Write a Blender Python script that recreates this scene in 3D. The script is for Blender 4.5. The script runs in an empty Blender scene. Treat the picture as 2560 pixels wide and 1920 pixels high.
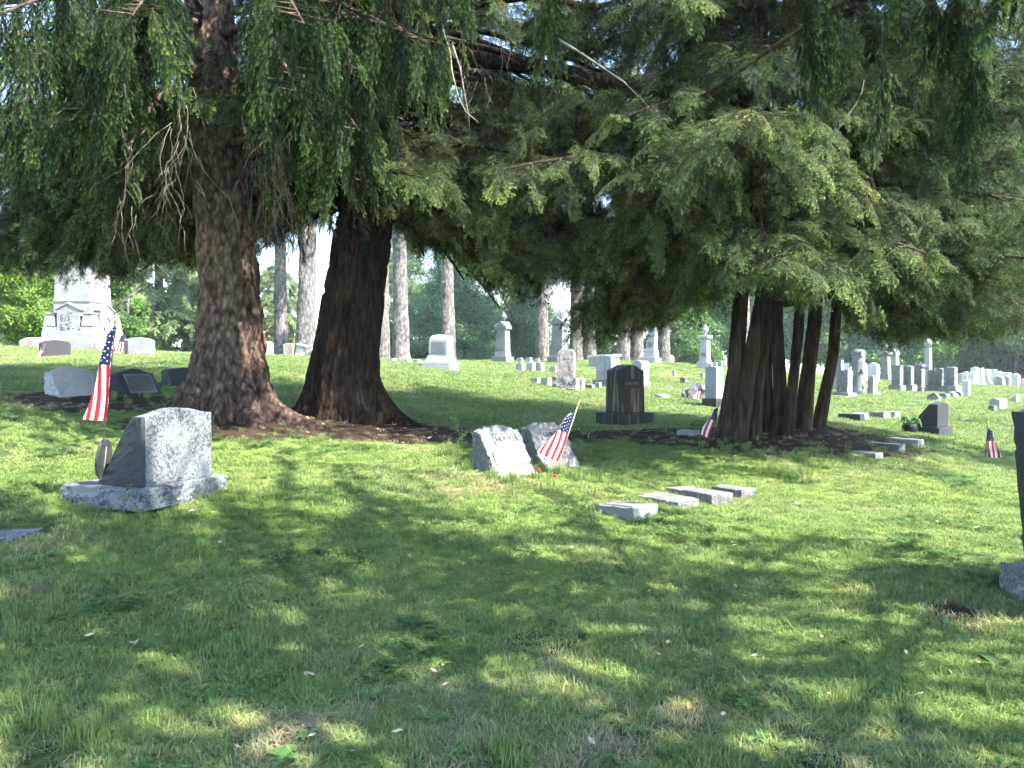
import bpy, bmesh, math, random
import numpy as np
from mathutils import Vector, Matrix

# ------------------------------------------------------------------ camera, sky, sun, exposure
scene = bpy.context.scene
COL = scene.collection
EYE = 1.65
FPX, CX, CY, HOR = 2000.0, 1280.0, 960.0, 910.0
PITCH = math.atan((CY - HOR) / FPX)
cam_d = bpy.data.cameras.new('camera'); cam = bpy.data.objects.new('camera', cam_d); COL.objects.link(cam)
cam_d.sensor_fit = 'HORIZONTAL'; cam_d.sensor_width = 36.0; cam_d.lens = 36.0 * FPX / 2560.0
cam_d.clip_start = 0.05; cam_d.clip_end = 3000
cam.location = (0, 0, EYE); cam.rotation_euler = (math.pi / 2 - PITCH, 0, 0)
scene.camera = cam

SUN_AZ, SUN_EL = 62.0, 50.0            # degrees: azimuth to the right of straight-behind-the-camera, elevation
ce, se = math.cos(math.radians(SUN_EL)), math.sin(math.radians(SUN_EL))
SUN_DIR = Vector((math.sin(math.radians(SUN_AZ)) * ce, -math.cos(math.radians(SUN_AZ)) * ce, se))
world = bpy.data.worlds.new('World'); scene.world = world; world.use_nodes = True
wn = world.node_tree.nodes; wl = world.node_tree.links
for n in list(wn): wn.remove(n)
wo = wn.new('ShaderNodeOutputWorld'); bg = wn.new('ShaderNodeBackground'); sky = wn.new('ShaderNodeTexSky')
sky.sky_type = 'NISHITA'; sky.sun_disc = False
sky.sun_elevation = math.radians(SUN_EL)
sky.sun_rotation = math.atan2(SUN_DIR.x, SUN_DIR.y)
sky.air_density = 1.0; sky.dust_density = 0.1; sky.ozone_density = 1.0
bg.inputs['Strength'].default_value = 0.15
wl.new(sky.outputs[0], bg.inputs[0]); wl.new(bg.outputs[0], wo.inputs[0])
sun_d = bpy.data.lights.new('sun', 'SUN'); sun = bpy.data.objects.new('sun', sun_d); COL.objects.link(sun)
sun_d.energy = 5.0; sun_d.angle = math.radians(0.53); sun_d.color = (1.0, 0.95, 0.87)
sun.rotation_euler = SUN_DIR.to_track_quat('Z', 'Y').to_euler(); sun.location = (20, -20, 30)
vs = scene.view_settings
vs.view_transform = 'Standard'; vs.look = 'None'; vs.gamma = 1.0; vs.exposure = 2.72; vs.use_curve_mapping = False
cy = scene.cycles
cy.max_bounces = 4; cy.diffuse_bounces = 3; cy.glossy_bounces = 1; cy.transmission_bounces = 2; cy.transparent_max_bounces = 4
cy.caustics_reflective = False; cy.caustics_refractive = False
cy.use_denoising = True; cy.use_adaptive_sampling = True; cy.adaptive_threshold = 0.04; cy.adaptive_min_samples = 24
try: cy.denoiser = 'OPENIMAGEDENOISE'
except Exception: pass

# ------------------------------------------------------------------ helpers
RS = np.random.RandomState(7)
random.seed(7)

def tag(o, label=None, cat=None, group=None, kind=None):
    if label: o['label'] = label
    if cat: o['category'] = cat
    if group: o['group'] = group
    if kind: o['kind'] = kind
    return o

def empty(name, loc=(0, 0, 0), rz=0.0, rx=0.0, ry=0.0):
    o = bpy.data.objects.new(name, None); COL.objects.link(o)
    o.location = loc; o.rotation_euler = (rx, ry, rz); o.empty_display_size = 0.2
    return o

def mesh_obj(name, verts, faces, mats, parent=None, smooth=False, mi=None, loc=None, rot=None):
    me = bpy.data.meshes.new(name)
    me.from_pydata([tuple(map(float, v)) for v in verts] if not isinstance(verts, np.ndarray) else verts.tolist(), [], faces)
    for m in (mats if isinstance(mats, (list, tuple)) else [mats]): me.materials.append(m)
    if mi is not None: me.polygons.foreach_set('material_index', np.asarray(mi, dtype=np.int32))
    if smooth: me.polygons.foreach_set('use_smooth', np.ones(len(me.polygons), dtype=bool))
    me.update()
    o = bpy.data.objects.new(name, me); COL.objects.link(o)
    if parent is not None: o.parent = parent
    if loc is not None: o.location = loc
    if rot is not None: o.rotation_euler = rot
    return o

# gradient noise, vectorised
_perm = RS.permutation(256); _perm = np.concatenate([_perm, _perm, _perm])
_grad = RS.normal(size=(256, 3)); _grad /= np.linalg.norm(_grad, axis=1)[:, None]
def noise3(x, y, z):
    x, y, z = np.broadcast_arrays(np.asarray(x, float), np.asarray(y, float), np.asarray(z, float))
    xi, yi, zi = np.floor(x).astype(int), np.floor(y).astype(int), np.floor(z).astype(int)
    xf, yf, zf = x - xi, y - yi, z - zi
    u, v, w = [t * t * t * (t * (t * 6 - 15) + 10) for t in (xf, yf, zf)]
    xi &= 255; yi &= 255; zi &= 255
    def g(a, b, c):
        h = _perm[_perm[_perm[(xi + a) & 255] + ((yi + b) & 255)] + ((zi + c) & 255)]
        gr = _grad[h]
        return gr[..., 0] * (xf - a) + gr[..., 1] * (yf - b) + gr[..., 2] * (zf - c)
    def L(a, b, t): return a + t * (b - a)
    return L(L(L(g(0,0,0), g(1,0,0), u), L(g(0,1,0), g(1,1,0), u), v),
             L(L(g(0,0,1), g(1,0,1), u), L(g(0,1,1), g(1,1,1), u), v), w) * 1.6

def smooth01(t): t = np.clip(t, 0, 1); return t * t * (3 - 2 * t)

cp, sp_ = math.cos(PITCH), math.sin(PITCH)
def world_at(px, py, d):
    """point at forward distance d along the view ray of a photo pixel"""
    a = (px - CX) / FPX; b = (CY - py) / FPX
    Y = cp + sp_ * b; Z = -sp_ + cp * b
    s = d / Y
    return np.array([a * s, d, EYE + Z * s])
def to_px(P):
    P = np.atleast_2d(P); dx, dy, dz = P[:, 0], P[:, 1], P[:, 2] - EYE
    f = cp * dy - sp_ * dz; u = sp_ * dy + cp * dz
    f = np.where(f < 0.05, 0.05, f)
    return CX + FPX * dx / f, CY - FPX * u / f

# ------------------------------------------------------------------ terrain
ctrl = [(0,1920,3.1),(0,1500,4.7),(350,1258,6.3),(100,1120,8.0),(300,1045,10.0),(570,1042,10.0),(180,985,11.5),(340,985,12.0),(460,965,14.0),
 (640,1500,4.95),(640,1920,3.15),(700,1250,6.7),(800,1130,8.6),
 (1280,1920,3.2),(1280,1500,5.2),(1280,1300,6.7),(1570,1278,7.0),(1200,1168,8.4),(1330,1158,9.0),(880,1046,11.0),(1150,1095,10.2),(1560,1070,14.3),(1350,1085,11.5),
 (2500,1920,3.2),(1900,1920,3.2),(1900,1500,5.1),(2515,1590,4.5),(2400,1400,5.8),(2200,1300,7.0),(1900,1230,8.4),(2300,1200,9.0),(2200,1150,10.8),(2470,1152,12.0),(2320,1092,15.0),(2420,1042,20.0),
 (2500,1016,23.0),(2300,979,33.0),(2450,962,50.0),(1790,1021,19.6),(1740,996,22.0),(1415,976,24.0),(1340,931,32.0),(1250,907,40.0),(1650,908,42.0),
 (1100,919,27.0),(670,894,33.0),(740,893,35.0),(140,897,20.0),(310,893,20.0),(200,874,28.0),(1000,1000,16.0),(1150,960,20.0),(700,960,16.0),(1900,945,34.0),
 (1760,922,40.0),(2100,987,28.0),(1830,1096,11.0),(1960,1087,12.0),(2050,1062,12.8),(1450,1020,18.0),(1650,1040,17.0),(2160,1045,18.0),(2700,1020,22.0)]
cpts = np.array([world_at(*c) for c in ctrl])
extra = np.array([(0,0,0),(-4,0,0.0),(4,0,0.0),(0,-10,0.0),(8,-10,0.0),(-10,-8,0.0),(-12,6,1.0),(-18,14,1.9),(12,5,.1),(20,12,.2),
 (-30,30,2.4),(35,30,.2),(40,60,.0),(-20,50,2.1),(0,60,1.3),(-45,50,2.0),(15,62,.9),(18,-4,0)], float)
cpts = np.vstack([cpts, extra])
def _tpsk(r2): return np.where(r2 > 1e-9, r2 * np.log(r2 + 1e-12), 0.0)
_S = 10.0
_cx = cpts[:, :2] / _S
_n = len(_cx)
_K = _tpsk(((_cx[:, None, :] - _cx[None, :, :]) ** 2).sum(-1)) + 0.004 * np.eye(_n)
_Pm = np.hstack([np.ones((_n, 1)), _cx])
_A = np.zeros((_n + 3, _n + 3)); _A[:_n, :_n] = _K; _A[:_n, _n:] = _Pm; _A[_n:, :_n] = _Pm.T
_w = np.linalg.solve(_A, np.concatenate([cpts[:, 2], np.zeros(3)]))
def zt(x, y):
    x = np.asarray(x, float); y = np.asarray(y, float); sh = x.shape
    xs, ys = x.ravel(), y.ravel(); out = np.empty(xs.shape)
    for i in range(0, len(xs), 20000):
        q = np.stack([xs[i:i + 20000], ys[i:i + 20000]], 1) / _S
        r2 = ((q[:, None, :] - _cx[None, :, :]) ** 2).sum(-1)
        out[i:i + 20000] = _tpsk(r2) @ _w[:_n] + _w[_n] + q @ _w[_n + 1:]
    R = np.hypot(xs - 3, ys - 22)
    k = smooth01((R - 44) / 40)
    out = np.clip(out, -1.5, 3.2) * (1 - k) + (-0.6) * k
    out += 0.018 * noise3(xs * .9, ys * .9, 3.3) + 0.05 * noise3(xs * .22, ys * .22, 7.7)
    return out.reshape(sh)
def gp(px, d):
    """ground point under a photo column at forward distance d"""
    x = (px - CX) / FPX * (d * cp + 0.0)
    return np.array([x, d, float(zt(np.array([x]), np.array([d]))[0])])

# litter / bare-soil patches (x, y, radius)
LIT = []
for (px, py, d, r) in [(600,1030,9.9,1.5),(880,1050,10.8,1.7),(1060,1090,10.3,.85),(1180,1098,10.4,.8),(1420,1090,11.6,1.0),(1560,1085,11.9,1.0),(1700,1092,11.6,1.2),(1860,1100,11.4,1.5),(2050,1085,11.9,1.3),
                    (2200,1090,12.0,.8),(330,1010,11.0,1.1),(150,1000,11.0,.8)]:
    p = world_at(px, py, d); LIT.append((p[0], p[1], r, 1.0))
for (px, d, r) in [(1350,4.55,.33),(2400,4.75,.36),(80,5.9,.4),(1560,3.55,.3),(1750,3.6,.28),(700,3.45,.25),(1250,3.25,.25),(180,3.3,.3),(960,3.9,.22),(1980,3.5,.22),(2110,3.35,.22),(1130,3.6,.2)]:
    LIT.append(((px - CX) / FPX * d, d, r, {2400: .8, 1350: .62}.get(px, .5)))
LIT = np.array(LIT)
def litter(x, y):
    x = np.asarray(x, float); y = np.asarray(y, float)
    wob = 0.35 * noise3(x * 1.3, y * 1.3, 1.0) + 0.3 * noise3(x * 4, y * 4, 2.0)
    m = np.zeros(x.shape)
    for (cx_, cy_, r, a) in LIT:
        q = np.hypot(x - cx_, y - cy_) / r
        m = np.maximum(m, a * smooth01((1.25 - q + wob * 1.1) / .7))
    return m
def dryness(x, y):
    x = np.asarray(x, float); y = np.asarray(y, float)
    near = smooth01((5.2 - np.hypot(x, y)) / 2.5) * .14
    return np.clip(.18 + near + .42 * noise3(x * .7, y * .7, 5.0) + .38 * noise3(x * 2.6, y * 2.6, 6.0), 0, 1)

# ------------------------------------------------------------------ materials
def new_mat(name):
    m = bpy.data.materials.new(name); m.use_nodes = True
    nt = m.node_tree
    for n in list(nt.nodes): nt.nodes.remove(n)
    out = nt.nodes.new('ShaderNodeOutputMaterial'); b = nt.nodes.new('ShaderNodeBsdfPrincipled')
    nt.links.new(b.outputs[0], out.inputs[0])
    b.inputs['Roughness'].default_value = 0.8
    b.inputs['Specular IOR Level'].default_value = 0.25
    return m, nt, b, out
def N(nt, t, **kw):
    n = nt.nodes.new(t)
    for k, v in kw.items():
        if k.startswith('i_'): n.inputs[k[2:].replace('_', ' ')].default_value = v
        else: setattr(n, k, v)
    return n
def ramp(nt, fac, stops):
    r = nt.nodes.new('ShaderNodeValToRGB'); e = r.color_ramp.elements
    while len(e) > 1: e.remove(e[-1])
    e[0].position = stops[0][0]; e[0].color = (*stops[0][1], 1)
    for p, c in stops[1:]:
        q = e.new(p); q.color = (*c, 1)
    nt.links.new(fac, r.inputs[0]); return r.outputs[0]
def mixc(nt, fac, a, b, mode='MIX'):
    m = nt.nodes.new('ShaderNodeMix'); m.data_type = 'RGBA'; m.blend_type = mode
    for sock, v in ((m.inputs[0], fac), (m.inputs[6], a), (m.inputs[7], b)):
        if isinstance(v, (int, float)): sock.default_value = v
        elif isinstance(v, tuple): sock.default_value = (*v, 1)
        else: nt.links.new(v, sock)
    return m.outputs[2]
def noise_n(nt, vec, scale, detail=3, rough=.55, dist=0.0):
    n = N(nt, 'ShaderNodeTexNoise'); n.inputs['Scale'].default_value = scale; n.inputs['Detail'].default_value = detail
    n.inputs['Roughness'].default_value = rough; n.inputs['Distortion'].default_value = dist
    if vec is not None: nt.links.new(vec, n.inputs['Vector'])
    return n.outputs[0]
def mapping(nt, vec, scale):
    m = N(nt, 'ShaderNodeMapping'); m.inputs['Scale'].default_value = scale; nt.links.new(vec, m.inputs[0]); return m.outputs[0]
def bump(nt, b, h, strength, dist=.01):
    n = N(nt, 'ShaderNodeBump'); n.inputs['Strength'].default_value = strength; n.inputs['Distance'].default_value = dist
    nt.links.new(h, n.inputs['Height']); nt.links.new(n.outputs[0], b.inputs['Normal'])

def leaf_mat(name, base, tip, transl=.3, brown=None, rough=.55):
    m, nt, b, out = new_mat(name)
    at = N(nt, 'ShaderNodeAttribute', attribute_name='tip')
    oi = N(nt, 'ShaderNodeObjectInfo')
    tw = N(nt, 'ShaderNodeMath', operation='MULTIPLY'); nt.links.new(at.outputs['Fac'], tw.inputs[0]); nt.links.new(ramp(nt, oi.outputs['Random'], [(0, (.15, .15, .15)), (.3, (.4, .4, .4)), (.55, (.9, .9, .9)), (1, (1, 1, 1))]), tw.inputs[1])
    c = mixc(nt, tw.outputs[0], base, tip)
    if brown:
        wv = N(nt, 'ShaderNodeAttribute', attribute_name='wood'); c = mixc(nt, wv.outputs['Fac'], c, brown)
    v = ramp(nt, oi.outputs['Random'], [(0, (.6, .55, .5)), (.15, (.5, .58, .6)), (.5, (.9, .95, .9)), (.9, (1.2, 1.25, 1.15)), (1, (1.45, 1.3, 1.05))])
    c = mixc(nt, 1.0, c, v, 'MULTIPLY')
    nt.links.new(c, b.inputs['Base Color']); b.inputs['Roughness'].default_value = rough; b.inputs['Specular IOR Level'].default_value = .12
    tr = N(nt, 'ShaderNodeBsdfTranslucent'); nt.links.new(c, tr.inputs[0])
    mx = N(nt, 'ShaderNodeMixShader'); mx.inputs[0].default_value = transl
    nt.links.new(b.outputs[0], mx.inputs[1]); nt.links.new(tr.outputs[0], mx.inputs[2]); nt.links.new(mx.outputs[0], out.inputs[0])
    return m
def bark_mat(name, dark, light, scale=(1, 1, .25), vor=16.0, bstr=.9, moss=None):
    m, nt, b, out = new_mat(name)
    tc = N(nt, 'ShaderNodeTexCoord').outputs['Object']
    v = mapping(nt, tc, scale)
    vo = N(nt, 'ShaderNodeTexVoronoi'); vo.feature = 'F1'; vo.inputs['Scale'].default_value = vor
    wv = N(nt, 'ShaderNodeVectorMath'); wv.operation = 'ADD'; nt.links.new(v, wv.inputs[0])
    ns = N(nt, 'ShaderNodeTexNoise'); ns.inputs['Scale'].default_value = vor * .7; nt.links.new(v, ns.inputs['Vector'])
    sc = N(nt, 'ShaderNodeVectorMath'); sc.operation = 'SCALE'; sc.inputs['Scale'].default_value = .08; nt.links.new(ns.outputs['Color'], sc.inputs[0])
    nt.links.new(sc.outputs[0], wv.inputs[1]); nt.links.new(wv.outputs[0], vo.inputs['Vector'])
    n1 = noise_n(nt, v, vor * 1.3, 6, .65); n2 = noise_n(nt, tc, 1.4, 3)
    mt = N(nt, 'ShaderNodeMath', operation='MULTIPLY'); nt.links.new(vo.outputs['Distance'], mt.inputs[0]); nt.links.new(n1, mt.inputs[1])
    c = ramp(nt, mt.outputs[0], [(.06, light), (.2, tuple((a + b_) / 2 for a, b_ in zip(dark, light))), (.42, dark)])
    c = mixc(nt, 1.0, c, ramp(nt, n2, [(.3, (.7, .7, .72)), (.7, (1.2, 1.15, 1.1))]), 'MULTIPLY')
    if moss:
        n3 = noise_n(nt, tc, 3.0, 4); c = mixc(nt, ramp(nt, n3, [(.52, (0, 0, 0)), (.68, (1, 1, 1))]), c, moss)
    nt.links.new(c, b.inputs['Base Color']); b.inputs['Roughness'].default_value = .95; b.inputs['Specular IOR Level'].default_value = .1
    inv = N(nt, 'ShaderNodeMath', operation='SUBTRACT'); inv.inputs[0].default_value = .5; nt.links.new(mt.outputs[0], inv.inputs[1])
    bump(nt, b, inv.outputs[0], bstr, .03)
    return m
def stone_mat(name, c1, c2, speck=160.0, lichen=None, stain=None, rough_bump=.3, spec=.25, rough=.75, lich_lo=.5, lich_scale=24.0, streak=None, contrast=1.0):
    m, nt, b, out = new_mat(name)
    tc = N(nt, 'ShaderNodeTexCoord').outputs['Object']
    n1 = noise_n(nt, tc, speck, 2, .7); n2 = noise_n(nt, tc, 3.0, 5, .6)
    c = ramp(nt, n1, [(.5 - .14 / contrast, c1), (.5 + .14 / contrast, c2)])
    c = mixc(nt, 1.0, c, ramp(nt, n2, [(.3, (.78, .78, .8)), (.7, (1.12, 1.1, 1.08))]), 'MULTIPLY')
    if stain:
        s = noise_n(nt, mapping(nt, tc, (1, 1, .12)), 9.0, 4, .6)
        c = mixc(nt, ramp(nt, s, [(.5, (0, 0, 0)), (.68, (.85, .85, .85))]), c, stain)
    if streak:
        s = noise_n(nt, mapping(nt, tc, (1, 1, .06)), 14.0, 4, .6)
        c = mixc(nt, ramp(nt, s, [(.53, (0, 0, 0)), (.64, (1, 1, 1))]), c, streak)
    if lichen:
        l1 = noise_n(nt, tc, lich_scale, 6, .75, .6)
        l2 = noise_n(nt, tc, 4.0, 3, .6)
        mm = N(nt, 'ShaderNodeMath', operation='MULTIPLY_ADD'); mm.inputs[1].default_value = .45; nt.links.new(l2, mm.inputs[0]); nt.links.new(l1, mm.inputs[2])
        c = mixc(nt, ramp(nt, mm.outputs[0], [(lich_lo + .18, (0, 0, 0)), (lich_lo + .27, (1, 1, 1))]), c, lichen)
    nt.links.new(c, b.inputs['Base Color']); b.inputs['Roughness'].default_value = rough; b.inputs['Specular IOR Level'].default_value = spec
    h = noise_n(nt, tc, 45.0, 6, .7); bump(nt, b, h, rough_bump, .02)
    return m
def plain_mat(name, col, rough=.6, spec=.3, metal=0.0, var=.15, scale=30.0, sheen=False):
    m, nt, b, out = new_mat(name)
    tc = N(nt, 'ShaderNodeTexCoord').outputs['Object']
    n = noise_n(nt, tc, scale, 4)
    c = mixc(nt, 1.0, col, ramp(nt, n, [(.3, (1 - var,) * 3), (.7, (1 + var,) * 3)]), 'MULTIPLY')
    nt.links.new(c, b.inputs['Base Color']); b.inputs['Roughness'].default_value = rough; b.inputs['Specular IOR Level'].default_value = spec; b.inputs['Metallic'].default_value = metal
    return m

M = {}
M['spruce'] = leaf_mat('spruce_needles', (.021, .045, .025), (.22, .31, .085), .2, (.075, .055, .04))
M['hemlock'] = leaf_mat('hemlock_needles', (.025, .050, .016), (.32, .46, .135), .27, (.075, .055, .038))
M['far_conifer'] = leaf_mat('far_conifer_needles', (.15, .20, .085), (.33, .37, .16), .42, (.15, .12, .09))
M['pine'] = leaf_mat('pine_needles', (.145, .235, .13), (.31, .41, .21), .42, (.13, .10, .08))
M['broadleaf'] = leaf_mat('broad_leaves', (.085, .165, .045), (.22, .32, .10), .4)
M['lime_leaf'] = leaf_mat('lime_leaves', (.17, .28, .05), (.29, .38, .08), .4)
M['bark_spruce'] = bark_mat('spruce_bark', (.028, .019, .015), (.14, .094, .074), (1, 1, .5), 17.0, 1.0)
M['bark_hemlock'] = bark_mat('hemlock_bark', (.007, .0045, .003), (.038, .025, .017), (1, 1, .16), 22.0, 1.0)
M['bark_stem'] = bark_mat('stem_bark', (.014, .010, .007), (.06, .046, .033), (1, 1, .10), 20.0, .7)
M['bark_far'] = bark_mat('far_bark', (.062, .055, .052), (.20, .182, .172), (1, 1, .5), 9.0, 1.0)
M['branch'] = bark_mat('branch_bark', (.03, .022, .017), (.10, .075, .058), (1, 1, .5), 20.0, .5)
M['dead_twig'] = plain_mat('dead_twig_bark', (.13, .108, .09), .9, .1, var=.3, scale=12)
M['pale_branch'] = plain_mat('pale_branch_bark', (.21, .19, .165), .9, .1, var=.35, scale=9)
M['granite'] = stone_mat('grey_granite', (.08, .084, .088), (.18, .184, .188), 210)
M['granite_lichen'] = stone_mat('lichened_granite', (.026, .029, .033), (.058, .063, .07), 240, lichen=(.13, .142, .152), rough_bump=.6, lich_lo=.48, lich_scale=42.0, stain=(.03, .032, .035))
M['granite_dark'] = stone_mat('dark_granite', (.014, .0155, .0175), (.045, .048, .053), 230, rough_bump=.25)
M['granite_black'] = stone_mat('polished_dark_granite', (.035, .037, .04), (.07, .072, .078), 260, rough_bump=.05, spec=.5, rough=.35)
M['granite_streak'] = stone_mat('streaked_granite', (.015, .014, .013), (.04, .038, .035), 200, streak=(.14, .125, .10), rough_bump=.2)
M['granite_rock'] = stone_mat('rock_faced_granite', (.06, .06, .06), (.19, .19, .186), 90, lichen=(.24, .24, .22), rough_bump=1.0, lich_lo=.58)
M['granite_white'] = stone_mat('pale_granite', (.21, .21, .215), (.31, .31, .315), 170, rough_bump=.15)
M['obelisk'] = stone_mat('obelisk_granite', (.17, .17, .18), (.245, .245, .257), 120, rough_bump=.12)
M['obelisk_stain'] = stone_mat('stained_plinth_granite', (.20, .19, .187), (.27, .257, .253), 120, stain=(.20, .11, .09), rough_bump=.2)
M['marble'] = stone_mat('white_marble', (.22, .22, .217), (.33, .33, .322), 60, stain=(.25, .245, .235), rough_bump=.2)
M['marble_white'] = stone_mat('clean_white_marble', (.42, .42, .415), (.56, .56, .55), 60, stain=(.30, .295, .285), rough_bump=.2)
M['marble_streak'] = stone_mat('streaked_marble', (.22, .215, .21), (.32, .312, .308), 60, streak=(.14, .13, .12), rough_bump=.25)
M['marble_pink'] = stone_mat('brown_stained_marble', (.21, .175, .16), (.31, .275, .26), 60, stain=(.17, .115, .095), rough_bump=.4)
M['slant_pale'] = stone_mat('pale_weathered_marble', (.15, .148, .146), (.24, .236, .233), 70, lichen=(.11, .115, .10), stain=(.12, .115, .11), rough_bump=.35, lich_lo=.56)
M['bluestone'] = stone_mat('blue_grey_granite', (.18, .205, .235), (.25, .275, .305), 170, rough_bump=.12)
M['bronze'] = plain_mat('dark_bronze', (.045, .05, .045), .5, .5, .3, .4)
M['bronze_plate'] = plain_mat('bronze_plaque', (.07, .065, .05), .45, .5, .3, .4)
M['iron'] = plain_mat('dark_rod', (.035, .033, .03), .5, .4, .2)
M['wood_pole'] = plain_mat('pale_wood_pole', (.42, .34, .22), .7, .2)
M['gold'] = plain_mat('gold_finial', (.5, .36, .12), .4, .5, .4)
M['flag_red'] = plain_mat('flag_red', (.26, .015, .022), .8, .1, var=.06)
M['flag_white'] = plain_mat('flag_white', (.45, .45, .46), .8, .1, var=.04)
M['flag_blue'] = plain_mat('flag_blue', (.009, .014, .045), .8, .1, var=.06)
M['black'] = plain_mat('black_plastic', (.008, .008, .008), .6, .3)
M['red_flower'] = plain_mat('red_petals', (.65, .05, .10), .6, .2)
M['white_flower'] = plain_mat('white_petals', (.75, .75, .68), .7, .2)
M['letter_raised'] = plain_mat('raised_letter', (.16, .16, .16), .8, .1)
M['letter'] = plain_mat('cut_letter', (.10, .10, .10), .8, .1)
M['letter_pale'] = plain_mat('cut_letter_pale', (.115, .113, .11), .8, .1)
M['twig_floor'] = plain_mat('fallen_twig_bark', (.13, .10, .078), .9, .1, var=.35)
M['dry_leaf'] = plain_mat('dry_leaf', (.46, .36, .24), .8, .1, var=.3)

# grass blade material
def grass_mat(name, green, bright, dry):
    m, nt, b, out = new_mat(name)
    tipn = N(nt, 'ShaderNodeAttribute', attribute_name='tip')
    bl = N(nt, 'ShaderNodeAttribute', attribute_name='wood')
    dr = N(nt, 'ShaderNodeAttribute', attribute_name='tint', attribute_type='INSTANCER')
    oi = N(nt, 'ShaderNodeObjectInfo')
    c = mixc(nt, tipn.outputs['Fac'], green, bright)
    add = N(nt, 'ShaderNodeMath', operation='MULTIPLY_ADD'); add.inputs[1].default_value = .55; nt.links.new(bl.outputs['Fac'], add.inputs[0]); nt.links.new(dr.outputs['Fac'], add.inputs[2])
    c = mixc(nt, ramp(nt, add.outputs[0], [(.52, (0, 0, 0)), (.95, (1, 1, 1))]), c, dry)
    c = mixc(nt, 1.0, c, ramp(nt, oi.outputs['Random'], [(0, (.6, .68, .72)), (.5, (1, 1, 1)), (1, (1.35, 1.2, 1.15))]), 'MULTIPLY')
    nt.links.new(c, b.inputs['Base Color']); b.inputs['Roughness'].default_value = .55; b.inputs['Specular IOR Level'].default_value = .22
    tr = N(nt, 'ShaderNodeBsdfTranslucent'); nt.links.new(c, tr.inputs[0])
    mx = N(nt, 'ShaderNodeMixShader'); mx.inputs[0].default_value = .3
    nt.links.new(b.outputs[0], mx.inputs[1]); nt.links.new(tr.outputs[0], mx.inputs[2]); nt.links.new(mx.outputs[0], out.inputs[0])
    return m
M['grass'] = grass_mat('grass_blades', (.082, .145, .038), (.215, .29, .085), (.33, .275, .16))
M['weed'] = leaf_mat('weed_leaves', (.075, .145, .045), (.15, .24, .075), .32)

def ground_mat():
    m, nt, b, out = new_mat('lawn_ground')
    tc = N(nt, 'ShaderNodeTexCoord').outputs['Object']
    li = N(nt, 'ShaderNodeAttribute', attribute_name='litter'); dr = N(nt, 'ShaderNodeAttribute', attribute_name='dry')
    n1 = noise_n(nt, tc, 38.0, 6, .75); n2 = noise_n(nt, tc, 2.2, 5, .65); n3 = noise_n(nt, tc, 11.0, 5, .7); n4 = noise_n(nt, tc, .35, 3)
    g = ramp(nt, n1, [(.3, (.09, .14, .038)), (.5, (.145, .205, .055)), (.72, (.20, .26, .085))])
    g = mixc(nt, 1.0, g, ramp(nt, n2, [(.3, (.75, .8, .75)), (.7, (1.2, 1.15, 1.05))]), 'MULTIPLY')
    g = mixc(nt, 1.0, g, ramp(nt, n4, [(.35, (.85, .9, .85)), (.65, (1.15, 1.08, 1.0))]), 'MULTIPLY')
    dryc = ramp(nt, n1, [(.3, (.10, .075, .045)), (.7, (.27, .22, .13))])
    dm = N(nt, 'ShaderNodeMath', operation='MULTIPLY'); nt.links.new(dr.outputs['Fac'], dm.inputs[0]); nt.links.new(n3, dm.inputs[1])
    g = mixc(nt, ramp(nt, dm.outputs[0], [(.12, (0, 0, 0)), (.42, (1, 1, 1))]), g, dryc)
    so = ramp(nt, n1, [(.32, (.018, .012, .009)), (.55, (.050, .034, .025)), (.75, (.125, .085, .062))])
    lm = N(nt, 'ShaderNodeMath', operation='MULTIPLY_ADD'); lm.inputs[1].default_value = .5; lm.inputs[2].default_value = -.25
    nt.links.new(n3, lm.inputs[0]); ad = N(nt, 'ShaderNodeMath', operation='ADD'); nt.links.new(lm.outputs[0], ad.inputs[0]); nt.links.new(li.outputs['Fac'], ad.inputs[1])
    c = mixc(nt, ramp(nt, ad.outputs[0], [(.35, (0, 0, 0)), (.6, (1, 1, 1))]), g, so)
    nt.links.new(c, b.inputs['Base Color']); b.inputs['Roughness'].default_value = 1.0; b.inputs['Specular IOR Level'].default_value = .05
    bump(nt, b, n1, 1.0, .04)
    return m
M['ground'] = ground_mat()

# ------------------------------------------------------------------ the lawn sheet
def axis(a, b, near, step, grow):
    out = [0.0]; x = 0.0; s = step
    while x < b:
        if x > near: s *= grow
        x += s; out.append(x)
    neg = []; x = 0.0; s = step
    while x > a:
        if -x > near: s *= grow
        x -= s; neg.append(x)
    return np.array(neg[::-1] + out)
gx = axis(-600, 600, 16, .22, 1.09); gy = axis(-350, 700, 26, .22, 1.09)
GX, GY = np.meshgrid(gx, gy); GZ = zt(GX, GY)
nx_, ny_ = len(gx), len(gy)
V = np.stack([GX.ravel(), GY.ravel(), GZ.ravel()], 1)
ii = np.arange((ny_ - 1) * (nx_ - 1)); r_ = ii // (nx_ - 1); c_ = ii % (nx_ - 1); q = r_ * nx_ + c_
F = np.stack([q, q + 1, q + nx_ + 1, q + nx_], 1)
lawn = mesh_obj('lawn', V, F.tolist(), M['ground'], smooth=True)
tag(lawn, 'mown cemetery lawn rising to a low grassy ridge', None, None, 'structure')
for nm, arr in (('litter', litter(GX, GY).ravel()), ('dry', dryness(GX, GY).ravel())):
    a = lawn.data.attributes.new(nm, 'FLOAT', 'POINT'); a.data.foreach_set('value', arr.astype(np.float32))

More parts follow.
